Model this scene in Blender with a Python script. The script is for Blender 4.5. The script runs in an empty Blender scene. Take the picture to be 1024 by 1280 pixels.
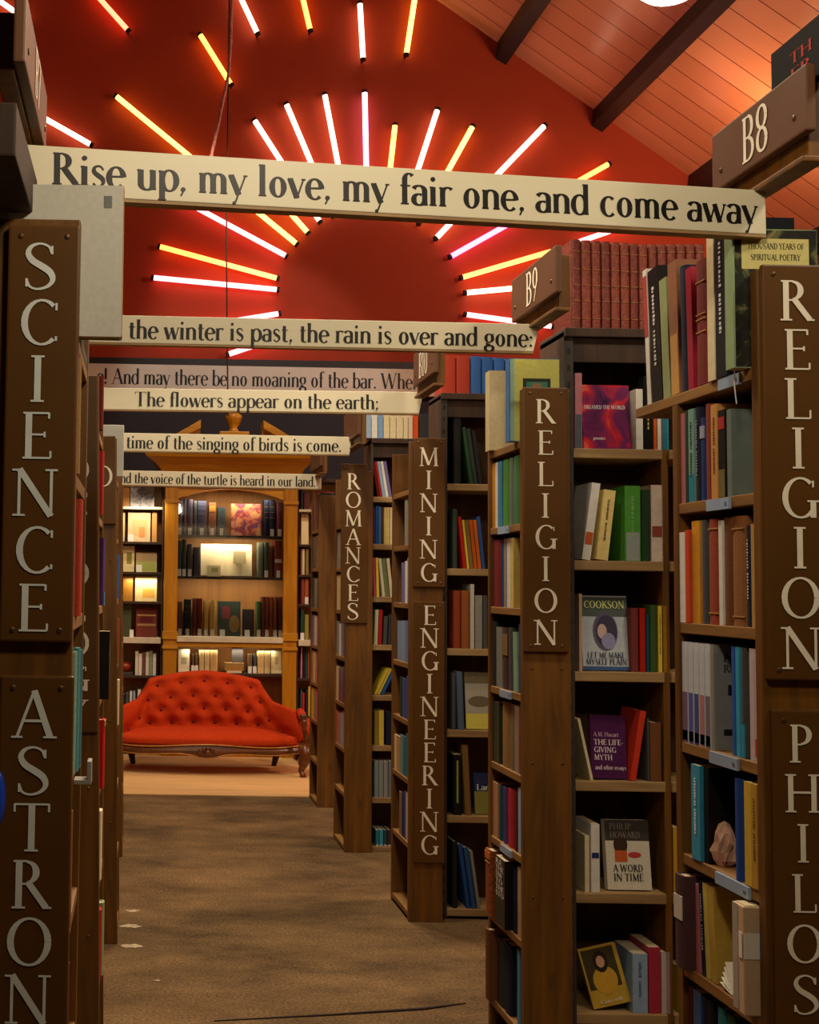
import bpy, bmesh, math, random
from mathutils import Matrix, Vector
random.seed(7)
R = math.radians
SC = bpy.context.scene
COL = SC.collection

# ------------------------------------------------------------------ camera
FPX, PX0, PY0, PITCH, ROLL = 1500.0, 180.0, 640.0, R(3.43), 0.016
EYE = Vector((0, 0, 1.5))
_F = Vector((0, math.cos(PITCH), math.sin(PITCH)))
_U = Vector((0, -math.sin(PITCH), math.cos(PITCH)))
_X = Vector((1, 0, 0))
C_UP = _U * math.cos(ROLL) - _X * math.sin(ROLL)
C_RT = _X * math.cos(ROLL) + _U * math.sin(ROLL)
cam = bpy.data.cameras.new('camera')
cam.sensor_fit = 'AUTO'
cam.sensor_width = 36
cam.lens = FPX / 1280 * 36
cam.shift_x = (512 - PX0) / 1280
cam.shift_y = 0
cam.clip_start = 0.05
camo = bpy.data.objects.new('camera', cam)
COL.objects.link(camo)
m = Matrix((C_RT, C_UP, -_F)).transposed().to_4x4()
m.translation = EYE
camo.matrix_world = m
SC.camera = camo

# ------------------------------------------------------------------ view, world, lamps of the room, added fill lights
SC.view_settings.view_transform = 'Standard'
SC.view_settings.look = 'None'
SC.view_settings.gamma = 1
SC.view_settings.use_curve_mapping = False
SC.view_settings.exposure = 0.0
SC.cycles.use_denoising = True
SC.cycles.max_bounces = 6
SC.cycles.transparent_max_bounces = 8
SC.cycles.sample_clamp_indirect = 4
W = bpy.data.worlds.new('hall_air')
SC.world = W
W.use_nodes = True
W.node_tree.nodes['Background'].inputs[0].default_value = (0.32, 0.2, 0.11, 1)
W.node_tree.nodes['Background'].inputs[1].default_value = 0.022

def lamp(name, loc, power, col=(1, .83, .60), size=.12, kind='POINT', rot=None, spot=None, size_y=None):
    l = bpy.data.lights.new(name, kind)
    l.energy = power
    l.color = col
    if kind == 'AREA':
        l.size = size
        if size_y:
            l.shape = 'RECTANGLE'; l.size_y = size_y
    else:
        l.shadow_soft_size = size
    if spot:
        l.spot_size = spot; l.spot_blend = .35
    o = bpy.data.objects.new(name, l)
    COL.objects.link(o)
    o.location = loc
    if rot:
        o.rotation_euler = rot
    return o

# pendant lamps hung in a line above the aisle and above the right-hand bays
for (x, y, z, p) in ((.5, 1.25, 2.75, 46), (.55, 3.05, 3.4, 44)):
    lamp('aisle_lamp', (x, y, z), p)
for (x, y, z, p) in ((.55, 3.95, 3.75, 92), (.55, 5.2, 4.25, 175), (.55, 6.6, 4.9, 260), (.55, 8.0, 5.6, 330)):
    lamp('aisle_lamp', (x, y, z), p, kind='SPOT', spot=R(112))
for (x, y, z, p) in ((2.1, 1.6, 3.3, 46), (2.1, 3.0, 3.4, 54), (2.2, 4.6, 4.0, 66), (2.2, 6.1, 4.7, 84)):
    lamp('bay_lamp', (x, y, z), p, kind='SPOT', spot=R(120))
# added fill without a fixture, brightening the long verse board under the starburst
lamp('verse_board_fill', (1.2, 9.6, 5.7), 150, (1, .9, .78), .1, 'SPOT', (R(60.2), 0, 0), R(46))
# lights in the old bookcase
for (x, y, z, p, w) in ((.77, 10.645, 2.27, 2.6, .7), (.77, 10.67, 1.915, 2.6, .6), (.77, 10.67, 1.545, 2.2, .8), (.77, 10.67, .93, 1.6, .8), (-.0, 10.52, 2.22, 2.2, .3), (-.0, 10.66, 1.54, .9, .3)):
    lamp('bookcase_strip_light', (x, y, z), p, (1, .86, .62), w, 'AREA', (R(18), 0, 0), size_y=.03)
# unseen fill lights that brighten the roof boards
lamp('roof_fill', (5.6, 7.0, 5.0), 420, (1, .70, .52), .3)
lamp('roof_fill', (5.8, 11.2, 5.6), 60, (1, .5, .22), .3)

# ------------------------------------------------------------------ where a sight line meets a plane
def ray(px, py):
    return (_F + C_RT * ((px - PX0) / FPX) - C_UP * ((py - PY0) / FPX))
def onY(px, py, Y):
    d = ray(px, py); return EYE + d * (Y / d.y)
def onX(px, py, X):
    d = ray(px, py); return EYE + d * (X / d.x)
def onZ(px, py, Z):
    d = ray(px, py); return EYE + d * ((Z - EYE.z) / d.z)
def proj(p):
    v = Vector(p) - EYE; d = v.dot(_F)
    return PX0 + FPX * v.dot(C_RT) / d, PY0 - FPX * v.dot(C_UP) / d
def hx(px, Y):
    return (px - PX0) / FPX * Y
def zz(py, Y, px=400):
    return onY(px, py, Y).z

# ------------------------------------------------------------------ materials
def srgb(c):
    return tuple(((v / 255) / 12.92 if v / 255 <= .04045 else ((v / 255 + .055) / 1.055) ** 2.4) for v in c[:3])
MATS = {}
def nt(name):
    mt = bpy.data.materials.new(name); mt.use_nodes = True
    t = mt.node_tree
    return mt, t, t.nodes['Principled BSDF'], t.nodes.new, t.links.new
def mat_tinted(name, rough, bump=.1, scale=60, var=.22, spec=.4):
    """object colour with cloth or paper mottling"""
    mt, t, b, N, L = nt(name)
    oi = N('ShaderNodeObjectInfo'); tc = N('ShaderNodeTexCoord'); no = N('ShaderNodeTexNoise'); mp = N('ShaderNodeMapRange'); mx = N('ShaderNodeMix')
    no.inputs['Scale'].default_value = scale; no.inputs['Detail'].default_value = 5
    L(tc.outputs['Object'], no.inputs['Vector'])
    mp.inputs[1].default_value = .3; mp.inputs[2].default_value = .7; mp.inputs[3].default_value = 1 - var; mp.inputs[4].default_value = 1 + var * .5
    L(no.outputs['Fac'], mp.inputs[0])
    mx.data_type = 'RGBA'; mx.blend_type = 'MULTIPLY'; mx.inputs[0].default_value = 1
    L(oi.outputs['Color'], mx.inputs[6]); L(mp.outputs[0], mx.inputs[7])
    L(mx.outputs[2], b.inputs['Base Color'])
    bp = N('ShaderNodeBump'); bp.inputs['Strength'].default_value = bump; bp.inputs['Distance'].default_value = .002
    L(no.outputs['Fac'], bp.inputs['Height']); L(bp.outputs[0], b.inputs['Normal'])
    b.inputs['Roughness'].default_value = rough; b.inputs['Specular IOR Level'].default_value = spec
    return mt
def mat_wood(name, c1, c2, rough=.55, axis=2, scale=1.0, knots=False):
    mt, t, b, N, L = nt(name)
    tc = N('ShaderNodeTexCoord'); mp = N('ShaderNodeMapping'); no = N('ShaderNodeTexNoise'); cr = N('ShaderNodeValToRGB')
    sc = [26 * scale] * 3; sc[axis] = 2.2 * scale
    mp.inputs['Scale'].default_value = sc
    L(tc.outputs['Object'], mp.inputs[0]); L(mp.outputs[0], no.inputs['Vector'])
    no.inputs['Scale'].default_value = 1; no.inputs['Detail'].default_value = 7; no.inputs['Roughness'].default_value = .6; no.inputs['Distortion'].default_value = .6
    e = cr.color_ramp.elements
    e[0].position = .32; e[0].color = (*srgb(c1), 1); e[1].position = .72; e[1].color = (*srgb(c2), 1)
    L(no.outputs['Fac'], cr.inputs[0])
    out = cr.outputs[0]
    if knots:
        vo = N('ShaderNodeTexVoronoi'); m2 = N('ShaderNodeMapping'); m2.inputs['Scale'].default_value = (7, 7, 3.2)
        L(tc.outputs['Object'], m2.inputs[0]); L(m2.outputs[0], vo.inputs['Vector']); vo.inputs['Scale'].default_value = 1
        r2 = N('ShaderNodeMapRange'); r2.inputs[1].default_value = .06; r2.inputs[2].default_value = .16; r2.inputs[3].default_value = .45; r2.inputs[4].default_value = 1
        L(vo.outputs['Distance'], r2.inputs[0])
        mx = N('ShaderNodeMix'); mx.data_type = 'RGBA'; mx.blend_type = 'MULTIPLY'; mx.inputs[0].default_value = 1
        L(out, mx.inputs[6]); L(r2.outputs[0], mx.inputs[7]); out = mx.outputs[2]
    L(out, b.inputs['Base Color'])
    bp = N('ShaderNodeBump'); bp.inputs['Strength'].default_value = .12; bp.inputs['Distance'].default_value = .003
    L(no.outputs['Fac'], bp.inputs['Height']); L(bp.outputs[0], b.inputs['Normal'])
    b.inputs['Roughness'].default_value = rough
    return mt
def mat_plain(name, c, rough=.6, metal=0, var=.12, scale=9, bump=.05, spec=.4):
    mt, t, b, N, L = nt(name)
    tc = N('ShaderNodeTexCoord'); no = N('ShaderNodeTexNoise'); cr = N('ShaderNodeValToRGB')
    no.inputs['Scale'].default_value = scale; no.inputs['Detail'].default_value = 6
    L(tc.outputs['Object'], no.inputs['Vector'])
    l = srgb(c); e = cr.color_ramp.elements
    e[0].position = .3; e[0].color = (*[v * (1 - var) for v in l], 1); e[1].position = .7; e[1].color = (*[min(1, v * (1 + var)) for v in l], 1)
    L(no.outputs['Fac'], cr.inputs[0]); L(cr.outputs[0], b.inputs['Base Color'])
    bp = N('ShaderNodeBump'); bp.inputs['Strength'].default_value = bump; bp.inputs['Distance'].default_value = .004
    L(no.outputs['Fac'], bp.inputs['Height']); L(bp.outputs[0], b.inputs['Normal'])
    b.inputs['Roughness'].default_value = rough; b.inputs['Metallic'].default_value = metal; b.inputs['Specular IOR Level'].default_value = spec
    return mt
def mat_emit(name, c, s):
    mt = bpy.data.materials.new(name); mt.use_nodes = True; t = mt.node_tree
    b = t.nodes['Principled BSDF']
    b.inputs['Base Color'].default_value = (.8, .8, .8, 1)
    b.inputs['Emission Color'].default_value = (*c, 1); b.inputs['Emission Strength'].default_value = s
    return mt
def mat_ramp(name, stops, scale, rough=.4, detail=4, dist=1.5):
    mt, t, b, N, L = nt(name)
    tc = N('ShaderNodeTexCoord'); no = N('ShaderNodeTexNoise'); cr = N('ShaderNodeValToRGB')
    no.inputs['Scale'].default_value = scale; no.inputs['Detail'].default_value = detail; no.inputs['Distortion'].default_value = dist
    L(tc.outputs['Object'], no.inputs['Vector']); L(no.outputs['Fac'], cr.inputs[0])
    e = cr.color_ramp.elements
    while len(e) < len(stops): e.new(.5)
    for k, (p, c) in enumerate(stops): e[k].position = p; e[k].color = (*srgb(c), 1)
    L(cr.outputs[0], b.inputs['Base Color']); b.inputs['Roughness'].default_value = rough
    return mt

M_CLOTH = mat_tinted('book_cloth', .78, .25, 220, .2, .25)
M_JACKET = mat_tinted('glossy_jacket', .36, .04, 40, .12, .25)
M_LEATHER = mat_tinted('worn_leather', .5, .5, 90, .55, .4)
M_PAINT = mat_tinted('flat_paint', .6, .03, 90, .08, .3)
M_PAGES = mat_wood('page_edges', (176, 158, 122), (214, 200, 166), .9, 2, 12)
M_POST = mat_wood('stained_pine', (84, 53, 14), (130, 84, 22), .5, 2, 1, True)
M_SHELF = mat_wood('shelf_timber', (136, 106, 66), (182, 150, 102), .6, 0, 1)
M_SHELFY = mat_wood('aisle_shelf_timber', (112, 76, 30), (158, 114, 54), .6, 1, 1)
M_DARK = mat_wood('dark_timber', (42, 27, 16), (70, 46, 28), .75, 2, 1)
M_BACK = mat_wood('case_back_board', (62, 38, 20), (88, 54, 28), .7, 2, .8)
M_SIGN = mat_plain('brown_sign_paint', (94, 60, 18), .45, 0, .1, 5, .03)
M_BSIGN = mat_plain('mole_brown_sign_paint', (102, 68, 46), .5, 0, .1, 5, .03)
M_LETTER = mat_plain('pale_letter_paint', (246, 238, 216), .5, 0, .06, 30, .0)
M_LETTERW = mat_plain('chalky_letter_paint', (226, 232, 226), .5, 0, .06, 30, .0)
M_INK = mat_plain('black_letter_paint', (26, 24, 24), .5, 0, .2, 30, .0)
M_CREAM = mat_plain('cream_board_paint', (232, 224, 194), .5, 0, .05, 4, .03)
M_BANDW = mat_plain('chalk_white_board_paint', (214, 212, 200), .6, 0, .05, 4, .02)
M_SCREW = mat_plain('dull_screw_steel', (120, 96, 70), .4, .8, .1, 40)
def mat_slotted():
    mt, t, b, N, L = nt('dark_slotted_steel')
    tc = N('ShaderNodeTexCoord'); sp = N('ShaderNodeSeparateXYZ'); L(tc.outputs['Object'], sp.inputs[0])
    def mth(op, a, bb):
        n = N('ShaderNodeMath'); n.operation = op; L(a, n.inputs[0]); n.inputs[1].default_value = bb; return n.outputs[0]
    z = mth('LESS_THAN', mth('FRACT', mth('MULTIPLY', sp.outputs['Z'], 18), 0), .38)
    x = mth('LESS_THAN', mth('ABSOLUTE', mth('SUBTRACT', sp.outputs['X'], .015), 0), .005)
    n = N('ShaderNodeMath'); n.operation = 'MULTIPLY'; L(z, n.inputs[0]); L(x, n.inputs[1])
    mx = N('ShaderNodeMix'); mx.data_type = 'RGBA'; L(n.outputs[0], mx.inputs[0]); mx.inputs[6].default_value = (*srgb((62, 54, 48)), 1); mx.inputs[7].default_value = (.002, .002, .002, 1)
    L(mx.outputs[2], b.inputs['Base Color']); b.inputs['Roughness'].default_value = .5
    return mt
M_METAL = mat_slotted()
M_OAK = mat_wood('golden_oak', (158, 100, 4), (198, 136, 14), .4, 2, .8)
M_OAKX = mat_wood('golden_oak_rail', (166, 108, 8), (206, 146, 24), .4, 0, .8)
M_INSIDE = mat_wood('bookcase_lining', (150, 98, 40), (182, 124, 56), .6, 2, .5)
M_LEDGE = mat_plain('pale_ledge_paint', (206, 196, 168), .5)
M_VELVET = mat_plain('orange_red_velvet', (184, 56, 14), .85, 0, .12, 60, .1, .15)
M_BUTTON = mat_plain('red_velvet_button', (120, 18, 8), .85, 0, .1, 60)
M_WALNUT = mat_wood('carved_walnut', (66, 34, 16), (120, 66, 30), .3, 0, 1)
M_GOLD = mat_plain('gold_bead', (176, 120, 56), .35, .3, .2, 30)
M_RED = mat_plain('deep_red_wall_paint', (158, 56, 28), .7, 0, .06, 1.2, .02, .25)
M_BLACKWALL = mat_plain('blue_black_wall_paint', (40, 40, 48), .7, 0, .1, 1.5)
M_RAFTER = mat_plain('painted_rafter', (34, 32, 34), .5, 0, .15, 6)
M_ROPE = mat_plain('pinkish_cord', (190, 120, 110), .7, 0, .3, 60)
M_WIRE = mat_plain('thin_dark_wire', (70, 36, 30), .5, .3)
M_WHITE = mat_plain('white_card', (232, 228, 214), .7, 0, .03, 30)
M_BLACKCAP = mat_plain('black_rubber_cap', (20, 18, 18), .6)
M_CASE = mat_plain('lamp_shade_enamel', (220, 216, 206), .4)
# roof boards: varnished planks running down the slope
def mat_roof():
    mt, t, b, N, L = nt('varnished_roof_boards')
    tc = N('ShaderNodeTexCoord'); sp = N('ShaderNodeSeparateXYZ'); L(tc.outputs['Object'], sp.inputs[0])
    mu = N('ShaderNodeMath'); mu.operation = 'MULTIPLY'; mu.inputs[1].default_value = 1 / .3; L(sp.outputs['Y'], mu.inputs[0])
    fr = N('ShaderNodeMath'); fr.operation = 'FRACT'; L(mu.outputs[0], fr.inputs[0])
    gp = N('ShaderNodeMath'); gp.operation = 'LESS_THAN'; gp.inputs[1].default_value = .04; L(fr.outputs[0], gp.inputs[0])
    fl = N('ShaderNodeMath'); fl.operation = 'FLOOR'; L(mu.outputs[0], fl.inputs[0])
    wn = N('ShaderNodeTexWhiteNoise'); wn.noise_dimensions = '1D'; L(fl.outputs[0], wn.inputs['W'])
    cr = N('ShaderNodeValToRGB'); e = cr.color_ramp.elements
    e[0].color = (*srgb((196, 132, 100)), 1); e[1].color = (*srgb((218, 156, 122)), 1); L(wn.outputs[0], cr.inputs[0])
    mx = N('ShaderNodeMix'); mx.data_type = 'RGBA'; L(gp.outputs[0], mx.inputs[0]); L(cr.outputs[0], mx.inputs[6]); mx.inputs[7].default_value = (*srgb((90, 44, 26)), 1)
    L(mx.outputs[2], b.inputs['Base Color']); b.inputs['Roughness'].default_value = .28
    no = N('ShaderNodeTexNoise'); no.inputs['Scale'].default_value = 3; L(tc.outputs['Object'], no.inputs['Vector'])
    bp = N('ShaderNodeBump'); bp.inputs['Strength'].default_value = .25; bp.inputs['Distance'].default_value = .03
    L(no.outputs['Fac'], bp.inputs['Height']); L(bp.outputs[0], b.inputs['Normal'])
    return mt
M_ROOF = mat_roof()
def mat_floor():
    mt, t, b, N, L = nt('worn_brown_carpet')
    tc = N('ShaderNodeTexCoord')
    n1 = N('ShaderNodeTexNoise'); n1.inputs['Scale'].default_value = 1.3; n1.inputs['Detail'].default_value = 8; n1.inputs['Roughness'].default_value = .65
    n2 = N('ShaderNodeTexNoise'); n2.inputs['Scale'].default_value = 90; n2.inputs['Detail'].default_value = 3
    mp = N('ShaderNodeMapping'); mp.inputs['Scale'].default_value = (1.1, 1.7, 1)
    L(tc.outputs['Object'], mp.inputs[0]); L(mp.outputs[0], n1.inputs['Vector']); L(tc.outputs['Object'], n2.inputs['Vector'])
    c1 = N('ShaderNodeValToRGB'); e = c1.color_ramp.elements
    e[0].position = .3; e[0].color = (*srgb((64, 50, 33)), 1); e[1].position = .7; e[1].color = (*srgb((134, 107, 72)), 1)
    L(n1.outputs['Fac'], c1.inputs[0])
    r2 = N('ShaderNodeMapRange'); r2.inputs[1].default_value = .3; r2.inputs[2].default_value = .7; r2.inputs[3].default_value = .5; r2.inputs[4].default_value = 1.2
    L(n2.outputs['Fac'], r2.inputs[0])
    mx = N('ShaderNodeMix'); mx.data_type = 'RGBA'; mx.blend_type = 'MULTIPLY'; mx.inputs[0].default_value = 1
    L(c1.outputs[0], mx.inputs[6]); L(r2.outputs[0], mx.inputs[7]); L(mx.outputs[2], b.inputs['Base Color'])
    bp = N('ShaderNodeBump'); bp.inputs['Strength'].default_value = .5; bp.inputs['Distance'].default_value = .006
    L(n2.outputs['Fac'], bp.inputs['Height']); L(bp.outputs[0], b.inputs['Normal'])
    b.inputs['Roughness'].default_value = .95; b.inputs['Specular IOR Level'].default_value = .15
    return mt
M_FLOOR = mat_floor()
M_TANFLOOR = mat_wood('tan_floor_boards', (206, 162, 104), (232, 190, 130), .6, 0, .6)
def mat_glass():
    mt = bpy.data.materials.new('clear_pane'); mt.use_nodes = True; t = mt.node_tree
    t.nodes.remove(t.nodes['Principled BSDF'])
    N, L = t.nodes.new, t.links.new
    tr = N('ShaderNodeBsdfTransparent'); gl = N('ShaderNodeBsdfGlossy'); gl.inputs['Roughness'].default_value = .03
    fr = N('ShaderNodeFresnel'); fr.inputs[0].default_value = 1.5
    mx = N('ShaderNodeMixShader'); L(fr.outputs[0], mx.inputs[0]); L(tr.outputs[0], mx.inputs[1]); L(gl.outputs[0], mx.inputs[2])
    L(mx.outputs[0], t.nodes['Material Output'].inputs[0])
    return mt
M_GLASS = mat_glass()

# ------------------------------------------------------------------ mesh helpers
class MB:
    def __init__(s): s.v = []; s.f = []
    def add(s, vs, fs):
        n = len(s.v); s.v += [tuple(v) for v in vs]; s.f += [tuple(i + n for i in f) for f in fs]; return s
    def box(s, x0, x1, y0, y1, z0, z1):
        v = [(x, y, z) for z in (z0, z1) for y in (y0, y1) for x in (x0, x1)]
        return s.add(v, [(0, 2, 3, 1), (4, 5, 7, 6), (0, 1, 5, 4), (2, 6, 7, 3), (0, 4, 6, 2), (1, 3, 7, 5)])
    def prism(s, prof, axis, a0, a1):
        n = len(prof)
        def P(p, a):
            return (a, p[0], p[1]) if axis == 0 else (p[0], a, p[1]) if axis == 1 else (p[0], p[1], a)
        v = [P(p, a0) for p in prof] + [P(p, a1) for p in prof]
        f = [tuple(range(n))[::-1], tuple(range(n, 2 * n))] + [(i, (i + 1) % n, n + (i + 1) % n, n + i) for i in range(n)]
        return s.add(v, f)
    def tube(s, pts, rads, n=10, caps=True):
        pts = [Vector(p) for p in pts]
        if not isinstance(rads, (list, tuple)): rads = [rads] * len(pts)
        vs = []; fs = []
        prev = None
        for i, p in enumerate(pts):
            d = (pts[min(i + 1, len(pts) - 1)] - pts[max(i - 1, 0)]).normalized()
            a = prev if prev is not None else (Vector((0, 0, 1)) if abs(d.z) < .9 else Vector((1, 0, 0)))
            u = (a - d * a.dot(d)).normalized(); w = d.cross(u); prev = u
            for k in range(n):
                t = 2 * math.pi * k / n
                vs.append(p + (u * math.cos(t) + w * math.sin(t)) * rads[i])
        for i in range(len(pts) - 1):
            for k in range(n):
                fs.append((i * n + k, i * n + (k + 1) % n, (i + 1) * n + (k + 1) % n, (i + 1) * n + k))
        if caps:
            fs += [tuple(range(n))[::-1], tuple(range((len(pts) - 1) * n, len(pts) * n))]
        return s.add(vs, fs)
    def lathe(s, c, prof, n=20):
        vs = []; fs = []
        for (r, z) in prof:
            for k in range(n):
                t = 2 * math.pi * k / n; vs.append((c[0] + r * math.cos(t), c[1] + r * math.sin(t), c[2] + z))
        for i in range(len(prof) - 1):
            for k in range(n):
                fs.append((i * n + k, i * n + (k + 1) % n, (i + 1) * n + (k + 1) % n, (i + 1) * n + k))
        fs += [tuple(range(n))[::-1], tuple(range((len(prof) - 1) * n, len(prof) * n))]
        return s.add(vs, fs)
    def ball(s, c, rx, ry=None, rz=None, n=12, mm=8):
        ry = ry or rx; rz = rz or rx
        vs = [(c[0], c[1], c[2] - rz)]; fs = []
        for i in range(1, mm):
            a = -math.pi / 2 + math.pi * i / mm
            for k in range(n):
                t = 2 * math.pi * k / n
                vs.append((c[0] + rx * math.cos(a) * math.cos(t), c[1] + ry * math.cos(a) * math.sin(t), c[2] + rz * math.sin(a)))
        vs.append((c[0], c[1], c[2] + rz))
        for k in range(n):
            fs.append((0, 1 + (k + 1) % n, 1 + k)); fs.append((len(vs) - 1, len(vs) - 1 - n + k, len(vs) - 1 - n + (k + 1) % n))
        for i in range(mm - 2):
            for k in range(n):
                a = 1 + i * n + k; b = 1 + i * n + (k + 1) % n
                fs.append((a, b, b + n, a + n))
        return s.add(vs, fs)
    def shift(s, d):
        s.v = [(v[0] - d[0], v[1] - d[1], v[2] - d[2]) for v in s.v]; return s
    def build(s, name, mt, parent=None, rgb=None, bevel=0, smooth=False, norm=True):
        me = bpy.data.meshes.new(name)
        bm = bmesh.new()
        vv = [bm.verts.new(v) for v in s.v]
        for f in s.f:
            try: bm.faces.new([vv[i] for i in f])
            except ValueError: pass
        if norm: bmesh.ops.recalc_face_normals(bm, faces=bm.faces)
        if bevel:
            bmesh.ops.bevel(bm, geom=[e for e in bm.edges if len(e.link_faces) == 2 and e.calc_face_angle(0) > .6], offset=bevel, segments=2, affect='EDGES', profile=.6)
        if smooth:
            for f in bm.faces: f.smooth = True
        bm.to_mesh(me); bm.free()
        me.materials.append(mt)
        o = bpy.data.objects.new(name, me); COL.objects.link(o)
        if parent is not None: o.parent = parent
        if rgb is not None: o.color = (*srgb(rgb), 1)
        return o
LABELS = {}
def tag(o, label, cat, group=None):
    o['label'] = label; o['category'] = cat
    if group: o['group'] = group
    LABELS.setdefault(label, []).append(o)
    return o
def thing(name, label, cat, loc=(0, 0, 0), group=None, rot=None):
    o = bpy.data.objects.new(name, None); COL.objects.link(o)
    o.empty_display_size = .05
    o.location = loc
    if rot: o.rotation_euler = rot
    return tag(o, label, cat, group)
def structure(o):
    o['kind'] = 'structure'; return o

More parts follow.
